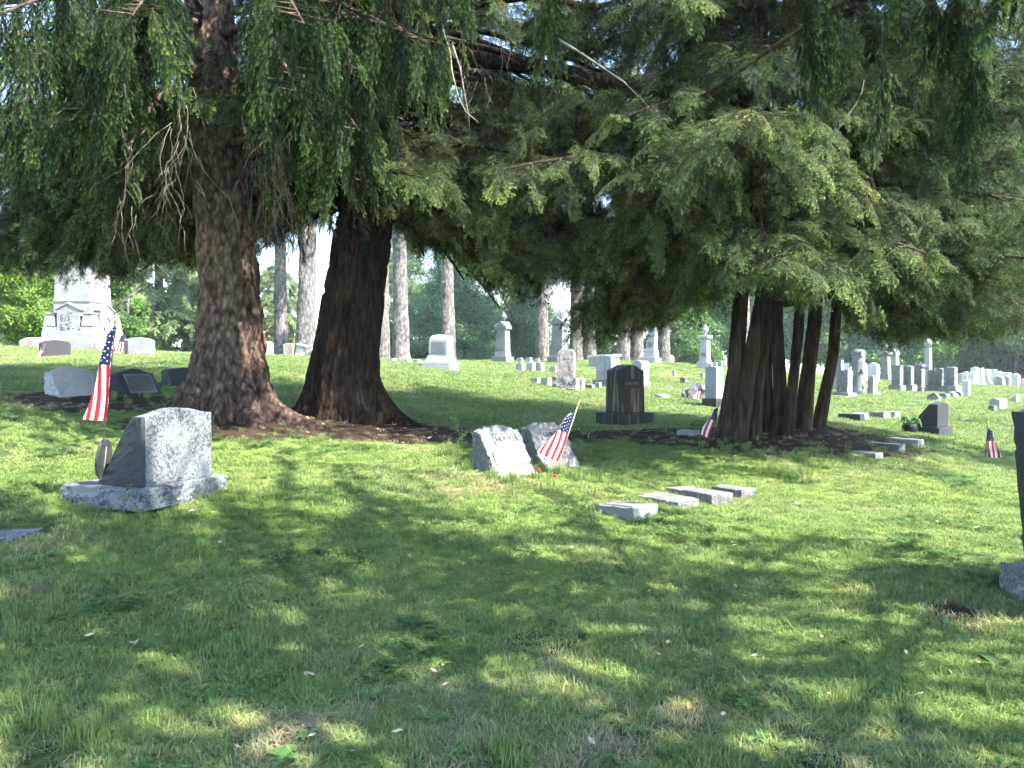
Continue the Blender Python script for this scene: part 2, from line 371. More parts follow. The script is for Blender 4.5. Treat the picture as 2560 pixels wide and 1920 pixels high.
# ------------------------------------------------------------------ scattered sprays (one mesh of points + geometry nodes)
def proto(name, verts, faces, mat, tip, wood=None):
    me = bpy.data.meshes.new(name); me.from_pydata(np.asarray(verts).tolist(), [], np.asarray(faces).tolist() if isinstance(faces, np.ndarray) else faces)
    me.materials.append(mat)
    a = me.attributes.new('tip', 'FLOAT', 'POINT'); a.data.foreach_set('value', np.asarray(tip, np.float32))
    a = me.attributes.new('wood', 'FLOAT', 'POINT'); a.data.foreach_set('value', np.asarray(wood if wood is not None else np.zeros(len(verts)), np.float32))
    me.update()
    return bpy.data.objects.new(name, me)          # never linked: only a shape for the scatter

_groups = {}
def scatter_group(key, protos):
    if key in _groups: return _groups[key]
    g = bpy.data.node_groups.new('scatter_' + key, 'GeometryNodeTree')
    g.interface.new_socket('Geometry', in_out='INPUT', socket_type='NodeSocketGeometry')
    g.interface.new_socket('Geometry', in_out='OUTPUT', socket_type='NodeSocketGeometry')
    n = g.nodes; l = g.links
    gi = n.new('NodeGroupInput'); go = n.new('NodeGroupOutput')
    iop = n.new('GeometryNodeInstanceOnPoints'); join = n.new('GeometryNodeJoinGeometry')
    g2i = []
    for p in protos:
        oi = n.new('GeometryNodeObjectInfo'); oi.inputs['Object'].default_value = p; oi.inputs['As Instance'].default_value = False
        t = n.new('GeometryNodeGeometryToInstance'); l.new(oi.outputs['Geometry'], t.inputs[0]); g2i.append(t)
    for t in reversed(g2i): l.new(t.outputs[0], join.inputs[0])
    def attr(nm, ty):
        a = n.new('GeometryNodeInputNamedAttribute'); a.data_type = ty; a.inputs['Name'].default_value = nm; return a
    rot = attr('rot', 'FLOAT_VECTOR'); e2r = n.new('FunctionNodeEulerToRotation')
    scl = attr('scl', 'FLOAT_VECTOR'); idx = attr('idx', 'INT')
    l.new(rot.outputs['Attribute'], e2r.inputs[0])
    l.new(gi.outputs[0], iop.inputs['Points']); l.new(join.outputs[0], iop.inputs['Instance'])
    iop.inputs['Pick Instance'].default_value = True
    l.new(idx.outputs['Attribute'], iop.inputs['Instance Index'])
    l.new(e2r.outputs[0], iop.inputs['Rotation']); l.new(scl.outputs['Attribute'], iop.inputs['Scale'])
    l.new(iop.outputs[0], go.inputs[0])
    _groups[key] = g
    return g

def eulers(T, Nn):
    T = T / np.linalg.norm(T, axis=1)[:, None]
    X = np.cross(T, Nn); ln = np.linalg.norm(X, axis=1)[:, None]
    bad = (ln[:, 0] < 1e-4)
    if bad.any():
        X[bad] = np.cross(T[bad], np.array([1.0, .1, 0])); ln = np.linalg.norm(X, axis=1)[:, None]
    X /= ln; Z = np.cross(X, T)
    ry = -np.arcsin(np.clip(X[:, 2], -1, 1)); rx = np.arctan2(T[:, 2], Z[:, 2]); rz = np.arctan2(X[:, 1], X[:, 0])
    return np.stack([rx, ry, rz], 1)

def scatter(name, key, protos, pos, rot, scl, idx=None, tint=None, parent=None):
    pos = np.asarray(pos, float); n = len(pos)
    me = bpy.data.meshes.new(name); me.vertices.add(n); me.vertices.foreach_set('co', pos.astype(np.float32).ravel())
    a = me.attributes.new('rot', 'FLOAT_VECTOR', 'POINT'); a.data.foreach_set('vector', np.asarray(rot, np.float32).ravel())
    scl = np.asarray(scl, np.float32)
    if scl.ndim == 1: scl = np.repeat(scl[:, None], 3, 1)
    a = me.attributes.new('scl', 'FLOAT_VECTOR', 'POINT'); a.data.foreach_set('vector', scl.ravel())
    a = me.attributes.new('idx', 'INT', 'POINT'); a.data.foreach_set('value', np.asarray(idx if idx is not None else RS.randint(0, len(protos), n), np.int32))
    a = me.attributes.new('tint', 'FLOAT', 'POINT'); a.data.foreach_set('value', np.asarray(tint if tint is not None else np.zeros(n), np.float32))
    o = bpy.data.objects.new(name, me); COL.objects.link(o)
    md = o.modifiers.new('scatter', 'NODES'); md.node_group = scatter_group(key, protos)
    if parent is not None: o.parent = parent
    return o

class TriBag:
    def __init__(s): s.v = []; s.f = []; s.t = []; s.w = []
    def tri(s, a, b, c, ta, tb, tc, w=0.0):
        i = len(s.v); s.v += [a, b, c]; s.f.append((i, i + 1, i + 2)); s.t += [ta, tb, tc]; s.w += [w] * 3
    def stick(s, a, b, r, w=1.0):
        d = (b - a); d = d / (np.linalg.norm(d) + 1e-9); x = np.cross(d, [.3, .2, 1.0]); x /= np.linalg.norm(x) + 1e-9; y = np.cross(d, x)
        i = len(s.v)
        for k in range(3):
            o = (x * math.cos(2.1 * k) + y * math.sin(2.1 * k)) * r; s.v += [a + o, b + o * .6]
        for k in range(3):
            p, q = i + 2 * k, i + 2 * ((k + 1) % 3); s.f.append((p, q, q + 1, p + 1))
        s.t += [0] * 6; s.w += [w] * 6
    def make(s, name, mat): return proto(name, np.array(s.v), s.f, mat, s.t, s.w)

def flat_spray(seed, L=.38, mat='hemlock', leaf=.0165, lw=.0066, droop=.22, dens=1.0, wid=1.0, tipk=1.0):
    """hemlock frond: crooked rachis, uneven side twigs with sub-twigs, short two-ranked needles with paler tips"""
    r = np.random.RandomState(seed); B = TriBag()
    ph = r.uniform(0, 6); bend = r.uniform(-.12, .12)
    def rach(s): return np.array([bend * L * s * s + .012 * math.sin(7 * s + ph), L * s, -droop * L * s * s + .01 * math.sin(5 * s + ph)])
    pts = [rach(s) for s in np.linspace(0, 1, 6)]
    for a, b in zip(pts[:-1], pts[1:]): B.stick(a, b, .003)
    def twig(p, d, l, tipw, depth):
        m = max(3, int(l / .0115)); prev = p; sag = r.uniform(.15, .5)
        for j in range(m):
            q = (j + 1) / m
            c = p + d * l * q + np.array([0, 0, -sag * l * q * q])
            if j == m - 1 or j == m // 2: B.stick(prev, c, .0016); prev = c
            pr = np.array([d[1], -d[0], 0]); pr /= np.linalg.norm(pr) + 1e-6
            for k in (-1, 1):
                if r.rand() < .12: continue
                a2 = pr * k * .9 + d * r.uniform(.3, .8); a2 /= np.linalg.norm(a2)
                ll = leaf * r.uniform(.65, 1.2); a2 = a2 + np.array([0, 0, r.uniform(-.6, .25)])
                tp = c + a2 * ll; wv = (d + np.array([0, 0, r.uniform(-.6, .6)])) * lw * .5
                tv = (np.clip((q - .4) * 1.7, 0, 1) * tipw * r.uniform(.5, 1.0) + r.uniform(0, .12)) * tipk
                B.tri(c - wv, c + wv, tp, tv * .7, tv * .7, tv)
            if depth and r.rand() < .26 and l > .07:
                sg = r.choice((-1, 1)); an = sg * math.radians(r.uniform(35, 65)); ca, sa = math.cos(an), math.sin(an)
                d2 = np.array([d[0] * ca - d[1] * sa, d[0] * sa + d[1] * ca, d[2] - r.uniform(0, .3)])
                twig(c, d2, l * (1 - q) * r.uniform(.45, .8) + .02, 1.0, 0)
    n = int(10 * dens)
    for i in range(n):
        for sd in (-1, 1):
            s = .06 + .9 * (i + r.uniform(-.3, .3)) / n
            if r.rand() < .14: continue
            l = L * wid * (.46 * (1 - s) ** .8 + .10) * r.uniform(.5, 1.25); ang = math.radians(r.uniform(35, 70)) * sd
            twig(rach(max(0, s)), np.array([math.sin(ang), math.cos(ang), r.uniform(-.3, .1)]), l, .5 + .5 * s, 1)
    twig(rach(.95), np.array([r.uniform(-.2, .2), 1, -.3]), L * .16, 1.0, 0)
    return B.make('hemlock_spray', M[mat])

def hang_spray(seed, L=.55, mat='spruce', nf=28):
    """hanging Norway-spruce shoot: stem with bottle-brush fingers"""
    r = np.random.RandomState(seed); B = TriBag()
    def stem(s): return np.array([.03 * math.sin(4 * s + seed), L * s, .02 * math.cos(5 * s + seed)])
    pts = [stem(s) for s in np.linspace(0, 1, 6)]
    for a, b in zip(pts[:-1], pts[1:]): B.stick(a, b, .0035)
    fing = []
    for i in range(nf):
        s = i / nf; az = r.uniform(0, 6.28); l = r.uniform(.07, .17) * (1.1 - .35 * s)
        fing.append((stem(s), az, math.radians(r.uniform(25, 60)), l))
    fing.append((stem(1.0), 0, .05, .12)); fing.append((stem(.9), 2, .2, .12))
    for (p, az, op, l) in fing:
        d0 = np.array([math.cos(az) * math.sin(op), math.cos(op), math.sin(az) * math.sin(op)]); m = int(l / .0052)
        e = np.array([0, 1.0, 0]); prev = p
        for j in range(m):
            q = (j + 1) / m; c = p + d0 * l * q + e * (.35 * l * q * q) - d0 * .25 * l * q * q
            if j == m - 1 or j == m // 2: B.stick(prev, c, .002); prev = c
            dd = d0 * (1 - q * .5) + e * q * .7; dd /= np.linalg.norm(dd)
            x = np.cross(dd, [.31, .12, .9]); x /= np.linalg.norm(x); y = np.cross(dd, x)
            for k in range(3):
                a = r.uniform(0, 6.28); o = x * math.cos(a) + y * math.sin(a)
                nd = o * .85 + dd * .7; ll = r.uniform(.015, .025)
                wv = np.cross(nd, o + dd * .3); wv = wv / (np.linalg.norm(wv) + 1e-6) * .0034
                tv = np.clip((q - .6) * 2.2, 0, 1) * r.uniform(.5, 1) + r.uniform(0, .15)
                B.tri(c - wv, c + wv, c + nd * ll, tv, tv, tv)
    return B.make('spruce_shoot', M[mat])

def clump(seed, mat, n=70, R=.3, leaf=.075, wid=.045, needle=False):
    """rounded clump of single leaves or of needle tufts for trees farther off"""
    r = np.random.RandomState(seed); B = TriBag()
    for i in range(n):
        p = r.normal(size=3); p *= R * r.rand() ** .4 / np.linalg.norm(p); p[2] *= .6
        d = r.normal(size=3) + p / R * 1.2; d[2] += -.15 if not needle else .1; d /= np.linalg.norm(d)
        w = np.cross(d, r.normal(size=3)); w /= np.linalg.norm(w)
        tv = np.clip(np.linalg.norm(p) / R * .9 - .3, 0, 1) * r.rand()
        l = leaf * r.uniform(.7, 1.3); wd = wid * r.uniform(.7, 1.2)
        i0 = len(B.v)
        B.v += [p, p + d * l * .5 + w * wd, p + d * l, p + d * l * .5 - w * wd]; B.f.append((i0, i0 + 1, i0 + 2, i0 + 3)); B.t += [tv] * 4; B.w += [0] * 4
    return B.make('leaf_clump', M[mat])

P_HEM = [flat_spray(i) for i in (1, 2, 3, 4, 5)]
P_SPR = [hang_spray(i) for i in (11, 12, 13, 14)]
P_FAR = [flat_spray(i, .5, 'far_conifer', .034, .016, .35, .7) for i in (21, 22, 23)]
P_PINE = [clump(31, 'pine', 110, .32, .15, .012, True), clump(32, 'pine', 110, .34, .16, .012, True), clump(33, 'pine', 110, .3, .14, .013, True)]
P_BRD = [clump(41, 'broadleaf'), clump(42, 'broadleaf'), clump(43, 'broadleaf')]
P_LIME = [clump(51, 'lime_leaf', 60), clump(52, 'lime_leaf', 60)]

# ------------------------------------------------------------------ wood
class Wood:
    def __init__(s): s.v = []; s.f = []
    def tube(s, pts, radii, k=5):
        pts = [np.asarray(p, float) for p in pts]; n = len(pts); i0 = len(s.v)
        for i, p in enumerate(pts):
            d = pts[min(i + 1, n - 1)] - pts[max(i - 1, 0)]; d /= np.linalg.norm(d) + 1e-9
            x = np.cross(d, [.21, .34, .91] if abs(d[2]) < .85 else [1, .2, .1]); x /= np.linalg.norm(x) + 1e-9; y = np.cross(d, x)
            for a in range(k):
                t = 2 * math.pi * a / k; s.v.append(p + (x * math.cos(t) + y * math.sin(t)) * radii[i])
        for i in range(n - 1):
            for a in range(k):
                b = (a + 1) % k; s.f.append((i0 + i * k + a, i0 + i * k + b, i0 + (i + 1) * k + b, i0 + (i + 1) * k + a))
        s.f.append(tuple(i0 + a for a in range(k))[::-1]); s.f.append(tuple(i0 + (n - 1) * k + a for a in range(k)))
    def make(s, name, mat, parent): return mesh_obj(name, np.array(s.v), s.f, mat, parent, smooth=True)

def worley(a, b, per):
    """distance to the nearest and second nearest jittered cell centre; a wraps with the given period"""
    ai, bi = np.floor(a).astype(int), np.floor(b).astype(int); f1 = np.full(a.shape, 9.0); f2 = np.full(a.shape, 9.0)
    for da in (-1, 0, 1):
        for db in (-1, 0, 1):
            ca, cb = ai + da, bi + db; h = _perm[(_perm[(ca % per) & 255] + (cb & 255)) & 255]; h2 = _perm[(h + 57) & 255]
            d = np.hypot(ca + .1 + .8 * h / 255.0 - a, cb + .1 + .8 * h2 / 255.0 - b)
            f2 = np.where(d < f1, f1, np.minimum(f2, d)); f1 = np.minimum(f1, d)
    return f1, f2
def trunk(name, axis_pts, radii, mat, parent, nth=72, nz=120, flare=None, rough=.02, fz=2.0, ft=6.0, ridge=False, sink=.3, lumps=.03, plates=None):
    """trunk skin: axis points (world), radii at them, root-flare lobes [(angle, reach, height, width)]"""
    ax = np.array(axis_pts, float); hs = ax[:, 2]
    z = hs[0] - sink + (hs[-1] - hs[0] + sink) * np.linspace(0, 1, nz) ** 1.5
    if plates: z = np.concatenate([np.linspace(hs[0] - sink, 7.6, int(nz * .88)), np.linspace(7.7, hs[-1], nz - int(nz * .88))])
    cx_ = np.interp(z, hs, ax[:, 0]); cy_ = np.interp(z, hs, ax[:, 1]); rr = np.interp(z, hs, radii)
    th = np.linspace(0, 2 * math.pi, nth, endpoint=False)
    TH, Z = np.meshgrid(th, z); R = np.repeat(rr[:, None], nth, 1)
    H = np.clip(Z - hs[0], -.3, None)
    if flare:
        for (a, reach, hh, w) in flare:
            da = np.angle(np.exp(1j * (TH - a)))
            R = R + reach * np.exp(-np.clip(H + .12, 0, None) / hh) * np.exp(-(da / w) ** 2)
    c, s = np.cos(TH), np.sin(TH)
    nz_ = noise3(c * ft * .5 + 3, s * ft * .5, Z * fz * .4) * lumps * 1.0
    nf = noise3(c * ft, s * ft, Z * fz); nf2 = noise3(c * ft * 2.3 + 9, s * ft * 2.3, Z * fz * 2.2)
    if ridge: disp = (np.abs(nf) ** .7 - .35) * rough * 2.0 + nf2 * rough * .5
    else: disp = nf * rough + nf2 * rough * .8
    if plates:
        na, hz_, amp = plates; wa = noise3(c * 5 + 2, s * 5, Z * 3) * .9; wb = noise3(c * 5, s * 5 + 4, Z * 3) * .7
        f1, f2 = worley(TH / (2 * math.pi) * na + wa, Z / hz_ + wb, na); disp = disp * .6 + amp * (np.clip((f2 - f1) / .32, 0, 1) - .6) * (.7 + .6 * noise3(c * 3 + 7, s * 3, Z * 1.5))
    R = R + nz_ * (R / rr.mean()) ** .5 + disp
    X = np.repeat(cx_[:, None], nth, 1) + R * c; Y = np.repeat(cy_[:, None], nth, 1) + R * s
    V = np.stack([X.ravel(), Y.ravel(), Z.ravel()], 1)
    F = []
    for i in range(nz - 1):
        for j in range(nth):
            k = (j + 1) % nth; F.append((i * nth + j, i * nth + k, (i + 1) * nth + k, (i + 1) * nth + j))
    return mesh_obj(name, V, F, mat, parent, smooth=True)

class Crown:
    def __init__(s): s.p = []; s.t = []; s.n = []; s.s = []
    def add(s, p, t, n, sc): s.p.append(p); s.t.append(t); s.n.append(n); s.s.append(sc)
    def arrays(s): return np.array(s.p), np.array(s.t), np.array(s.n), np.array(s.s)

def limb_curve(p0, az, L, rise, droop, n=9, wig=.12, rnd=random):
    out = []; w = rnd.uniform(-1, 1) * wig
    for i in range(n):
        s = i / (n - 1); a = az + w * math.sin(2.6 * s)
        out.append(np.array([p0[0] + math.cos(a) * L * s, p0[1] + math.sin(a) * L * s, p0[2] + L * (rise * s - droop * s * s)]))
    return out
def along(pts, s):
    f = s * (len(pts) - 1); i = min(int(f), len(pts) - 2); return pts[i] + (pts[i + 1] - pts[i]) * (f - i)

KEEP = None        # test of outline and shadow spot used while limbs grow: wood that would carry no foliage is not built
def _cut(pts, smax):
    n = max(2, int(round(smax * (len(pts) - 1))) + 1); return pts[:n]
def hemlock_limb(C, W, pts, L, r0, sub_gap=.2, sc=1.0, gap=.135, bare=.15, dens=1.0, sub=1.0):
    s = bare; side = 1; smax = 0.0
    for _ in range(int(L * (1 - bare) / .13 / max(sc, 1))):
        f = bare + (1 - bare) * random.random(); p = along(pts, f); d = along(pts, min(1, f + .05)) - along(pts, max(0, f - .05)); a0 = math.atan2(d[1], d[0]) + random.uniform(-1.3, 1.3)
        C.add(p + np.array([0, 0, .02]), np.array([math.cos(a0), math.sin(a0), random.uniform(-.35, .15)]), np.array([random.gauss(0, .35), random.gauss(0, .35), 1.0]), sc * random.uniform(.6, 1.0))
    while s <= 1.0:
        p = along(pts, s); d = along(pts, min(1, s + .05)) - along(pts, max(0, s - .05)); a0 = math.atan2(d[1], d[0])
        l2 = (min(1.35, L * .30) * (1 - s) ** .7 + .28) * random.uniform(.6, 1.2) * sub
        az = a0 + side * math.radians(random.uniform(38, 72)); side = -side
        sp = limb_curve(p, az, l2, random.uniform(-.35, .35), random.uniform(.2, .75), 5)
        loc = []; k = .12; sd = 1
        while k < 1.0:
            q = along(sp, k); dd = along(sp, min(1, k + .1)) - along(sp, max(0, k - .1)); dd /= np.linalg.norm(dd) + 1e-9
            aa = math.atan2(dd[1], dd[0]) + sd * math.radians(random.uniform(18, 52)); sd = -sd
            t = np.array([math.cos(aa), math.sin(aa), dd[2] * .8 - random.uniform(-.1, .95)])
            nn = np.array([random.gauss(0, .5), random.gauss(0, .5), 1.0])
            if random.random() < dens: loc.append((q, t, nn, sc * random.uniform(.65, 1.15), k))
            k += gap / max(l2, .2) * random.uniform(.7, 1.3)
        dd = sp[-1] - sp[-2]
        loc.append((sp[-1], dd / (np.linalg.norm(dd) + 1e-9), np.array([random.gauss(0, .2), random.gauss(0, .2), 1.0]), sc * random.uniform(.7, 1.1), 1.0))
        if random.random() < .4:
            q = sp[-1]; t = dd / (np.linalg.norm(dd) + 1e-9)
            for _ in range(random.choice((1, 2, 2))):
                t = t + np.array([random.gauss(0, .15), random.gauss(0, .15), -.45]); t /= np.linalg.norm(t); q = q + t * .2 * sc; loc.append((q, t.copy(), np.array([random.gauss(0, .5), random.gauss(0, .5), 1.0]), sc * random.uniform(.6, .9), 1.0))
        if KEEP is not None:
            m = KEEP(np.array([a[0] for a in loc])); loc = [a for a, b in zip(loc, m) if b]
        for (q, t, nn, c, k) in loc: C.add(q, t, nn, c)
        if loc:
            smax = max(smax, s); sp = _cut(sp, max(a[4] for a in loc)); W.tube(sp, [.008, .0065, .005, .004, .0025][:len(sp)], 3)
        s += sub_gap / L * random.uniform(.7, 1.3)
    if smax > 0:
        if smax > .9: smax = 1.0
        q = _cut(pts, smax); W.tube(q, [r0 * (1 - .85 * i / (len(q) - 1)) + .004 for i in range(len(q))], 6)

def spruce_limb(C, W, pts, L, r0, gap=.11, hang=(.4, 1.1), sc=1.0, bare=.25, dens=1.0):
    s = bare; smax = 0.0
    while s <= 1.0:
        p = along(pts, s); d = along(pts, min(1, s + .05)) - along(pts, max(0, s - .05)); d /= np.linalg.norm(d); a0 = math.atan2(d[1], d[0])
        for side in (-1, 1):
            if random.random() > dens: continue
            az = a0 + side * math.radians(random.uniform(40, 90)); l2 = random.uniform(.08, .55) * (1.1 - .5 * s)
            tip = p + np.array([math.cos(az) * l2, math.sin(az) * l2, -.15 * l2])
            h = random.uniform(*hang) * (1 - .35 * s); nseg = max(1, int(round(h / .42))); q = tip; loc = []
            t = np.array([math.cos(az) * .35, math.sin(az) * .35, -1.0])
            for k in range(nseg):
                t = t + np.array([random.gauss(0, .13), random.gauss(0, .13), -.25]); t /= np.linalg.norm(t)
                c = sc * random.uniform(.75, 1.15)
                loc.append((q, t.copy(), np.array([random.gauss(0, 1), random.gauss(0, 1), .1]), c)); q = q + t * .40 * c
            if KEEP is not None:
                m = KEEP(np.array([a[0] for a in loc])); loc = [a for a, b in zip(loc, m) if b]
            for a in loc: C.add(*a)
            if loc: W.tube([p, tip], [.007, .004], 3); smax = max(smax, s)
        s += gap / L * random.uniform(.7, 1.3)
    if smax > 0:
        q = _cut(pts, 1.0 if smax > .9 else smax); W.tube(q, [r0 * (1 - .85 * i / (len(q) - 1)) + .004 for i in range(len(q))], 6)

def bake(C, name, key, protos, parent, keep=None):
    P, T, Nn, S = C.arrays()
    if keep is not None:
        m = keep(P); P, T, Nn, S = P[m], T[m], Nn[m], S[m]
    o = scatter(name, key, protos, P, eulers(T, Nn), S, parent=parent); o['kind'] = 'stuff'
    return o

# lower outline of the big crowns as the eye sees it when standing at the camera
EDGE_H = np.array([(-600,700),(0,690),(100,705),(200,690),(300,710),(400,655),(480,690),(640,640),(700,605),(760,570),(830,600),(990,560),(1040,640),(1120,630),(1160,650),(1210,755),(1260,770),(1330,730),(1400,750),
 (1440,850),(1500,875),(1560,850),(1640,840),(1700,800),(1780,770),(1850,715),(1950,750),(2060,780),(2100,840),(2180,870),(2300,865),(2400,885),(2480,845),(2560,850),(3200,860)], float)
EDGE_S = np.array([(-600,620),(0,590),(150,570),(230,630),(255,480),(330,630),(350,500),(440,590),(470,420),(480,250),(610,250),(640,520),(700,590),(760,650),(800,610),(860,630),(920,610),(950,380),(1000,400),(1080,310),(1110,150),(1200,110),(1300,40),(3000,0)], float)
def keep_edge(E, soft=45, up=0.0, holes=()):
    def f(P):
        px, py = to_px(P + np.array([0, 0, -.12]))
        e = np.interp(px, E[:, 0], E[:, 1])
        jit = 22 * noise3(px / 23.0, py / 40.0, 4.0)
        m = py < e + jit - soft * RS.rand(len(px)) ** 2
        m |= P[:, 1] < 1.0
        for (x0, y0, x1, y1, pr) in holes:
            m &= ~((px > x0) & (px < x1) & (py > y0) & (py < y1) & (RS.rand(len(px)) < pr))
        return m
    return f

def shade_spot(P, dz=0.0):
    """where on the lawn the shadow of a point falls"""
    k = (P[:, 2] + dz - .45) / SUN_DIR.z
    return P[:, 0] - SUN_DIR.x * k, P[:, 1] - SUN_DIR.y * k

# ------------------------------------------------------------------ the near trees
def limb_set(n, z0, z1, seed):
    r = random.Random(seed); out = []
    for i in range(n): out.append((z0 + (z1 - z0) * (i + r.random()) / n, i * 2.39996 + r.uniform(-.3, .3)))
    return out

# Norway spruce at left with flared roots
random.seed(3)
spr = empty('norway_spruce', tuple(gp(572, 10.0)))
tag(spr, 'large spruce with reddish scaly trunk, flared roots and hanging needle curtains at left', 'tree')
A0 = gp(572, 10.0)
axA = [A0, world_at(575, 900, 10.0), world_at(578, 800, 10.0), world_at(570, 650, 10.0), world_at(556, 500, 10.0), world_at(538, 250, 10.0), world_at(520, 0, 10.0), np.array([-3.9, 10.0, 11.0]), np.array([-3.9, 10.0, 16.0])]
TA = trunk('trunk', [p - A0 * 0 for p in axA], [.46, .42, .375, .335, .315, .30, .29, .2, .05], M['bark_spruce'], None, 180, 380,
      flare=[(math.radians(a), re, h, w) for a, re, h, w in [(-14, .95, .22, .17), (-48, .50, .36, .20), (-84, .40, .42, .17), (-118, .62, .30, .18), (-152, .5, .34, .16), (178, .85, .26, .17), (120, .5, .3, .4), (40, .5, .3, .4)]],
      rough=.012, fz=9.0, ft=7.0, lumps=.045, plates=(42, .075, .016))
def adopt(o, root):
    o.parent = root; o.matrix_parent_inverse = root.matrix_world.inverted() if False else Matrix.Translation(-Vector(root.location)); return o
adopt(TA, spr)
holesA = [(432, -1200, 640, 700, .98), (640, 260, 670, 700, .5), (200, 250, 470, 460, .35), (640, -200, 960, 500, .25), (0, 0, 130, 260, .35), (950, 60, 1010, 400, .2)]
CA, WA = Crown(), Wood(); KEEP = keep_edge(EDGE_S, 60, holes=holesA)
for z, az in limb_set(44, 3.9, 11.0, 5):
    L = 4.6 * (1 - (z - 3.9) / 12) * random.uniform(.75, 1.1)
    ca = math.cos(az); sa = math.sin(az)
    if sa < -.93: az += .6
    base = np.array([np.interp(z, [0, 16], [-3.6, -3.9]), 10.0, z])
    pts = limb_curve(base, az, L, random.uniform(.05, .25), random.uniform(.28, .45), 9)
    spruce_limb(CA, WA, pts, L, .055, gap=.12, hang=(.4, 1.15), dens=.9 if z < 7.5 else .6)
# a few directed boughs seen hanging in front
for (x0, y0, dd0, x1, y1, d1, h0, h1) in [(500,60,9.6,60,180,7.4,.5,1.2),(500,150,9.6,180,300,7.2,.4,.9),(600,130,9.6,900,330,7.6,.4,.9),(600,60,9.6,1060,120,7.8,.5,1.0),(590,250,9.6,900,440,8.0,.4,.6),
        (500,20,9.6,330,40,6.6,.6,1.3),(600,0,9.6,760,60,6.8,.6,1.2),(500,40,9.6,-50,60,6.8,.5,1.2),(610,-40,9.6,1120,-60,7.6,.4,.8),(600,100,9.6,740,230,7.4,.5,1.1),(490,230,9.6,300,420,8.4,.3,.5)]:
    a, b = world_at(x0, y0, dd0), world_at(x1, y1, d1); L = np.linalg.norm(b - a)
    pts = [a + (b - a) * s + np.array([0, 0, .35 * math.sin(math.pi * s)]) for s in np.linspace(0, 1, 9)]
    spruce_limb(CA, WA, pts, L, .04, gap=.075, hang=(h0, h1), sc=.95, bare=.12)
o = bake(CA, 'crown', 'spruce', P_SPR, None); adopt(o, spr)
P0 = np.array([f for f in WA.v])
tag(adopt(WA.make('branches', M['branch'], None), spr), kind='stuff')
# dead hanging twigs
DT = Wood()
def dead(px, py, d, n, spread, length, rnd):
    for i in range(n):
        ls = rnd.uniform(.5, 1.1)
        p = world_at(px + rnd.uniform(-spread, spread), py + rnd.uniform(-130, 110), d + rnd.uniform(-.4, .4)); v = np.array([rnd.gauss(0, .3), rnd.gauss(0, .3), -.8]); pts = [p]
        for k in range(9):
            v = v + np.array([rnd.gauss(0, .28), rnd.gauss(0, .28), -.22]); v /= np.linalg.norm(v); pts.append(pts[-1] + v * length * ls / 9)
            if rnd.random() < .3:
                w = v + np.array([rnd.gauss(0, .7), rnd.gauss(0, .7), -.2]); w /= np.linalg.norm(w); q0 = pts[-1]
                DT.tube([q0, q0 + w * .1, q0 + w * .18 + np.array([0, 0, -.06])], [.0022, .0018, .0012], 3)
        DT.tube(pts, [.0036 - .00025 * k for k in range(10)], 3)
rnd = random.Random(8)
dead(445, 320, 7.7, 16, 40, 1.2, rnd); dead(690, 330, 8.3, 34, 50, 1.4, rnd); dead(660, 470, 9.0, 8, 30, .8, rnd); dead(860, 60, 8.0, 12, 40, .8, rnd); dead(330, 430, 8.2, 10, 40, .8, rnd); dead(590, 60, 9.0, 3, 20, .8, rnd); dead(710, 520, 8.3, 10, 25, .8, rnd)
tag(adopt(DT.make('dead_twigs', M['dead_twig'], None), spr), kind='stuff')

# old hemlock with the long limb
random.seed(11)
B0 = gp(868, 11.0)
hem = tag(empty('hemlock_tree', tuple(B0)), 'old hemlock with thick dark furrowed trunk and long horizontal limb beside the spruce', 'tree')
axB = [B0, world_at(858, 940, 11), world_at(874, 810, 11), world_at(898, 648, 11), world_at(930, 428, 11), world_at(925, 150, 11), world_at(920, -100, 11), np.array([-2.0, 11.0, 12.0]), np.array([-2.0, 11.0, 17.0])]
TB = trunk('trunk', axB, [.53, .47, .42, .375, .34, .33, .31, .2, .05], M['bark_hemlock'], None, 200, 320,
      flare=[(math.radians(a), re, h, w) for a, re, h, w in [(-8, .55, .26, .34), (-60, .30, .3, .3), (-110, .32, .3, .3), (-160, .5, .28, .34), (150, .4, .3, .4), (60, .4, .3, .4)]],
      rough=.03, fz=1.1, ft=8.0, ridge=True, lumps=.035, plates=(34, .38, .034))
adopt(TB, hem)
LIMBHOLES = [(985, 75, 1260, 185, .9), (1250, 110, 1430, 215, .85), (1400, 140, 1560, 245, .75), (1540, 180, 1700, 290, .5)]
holesB = LIMBHOLES + [(985, 560, 1010, 900, .8), (1000, 60, 1130, 105, .8), (1010, 190, 1180, 300, .75), (810, 300, 960, 640, .8)]
CB, WB = Crown(), Wood(); KEEP = keep_edge(EDGE_H, 50, holes=holesB)
for z, az in limb_set(46, 3.6, 11.5, 21):
    L = (5.2 if math.cos(az) < .3 else 4.3) * (1 - max(0, z - 6) / 9) * random.uniform(.75, 1.1)
    if math.sin(az) < -.6: L *= .55
    base = np.array([np.interp(z, [0, 4, 12], [-2.15, -1.95, -2.0]), 11.0, z])
    far = z > 7.5
    hemlock_limb(CB, WB, limb_curve(base, az, L, random.uniform(.02, .2), random.uniform(.16, .34)), L, .07, sub_gap=.22 if not far else .4, sc=1.0 if not far else 1.7, gap=.14 if not far else .3)
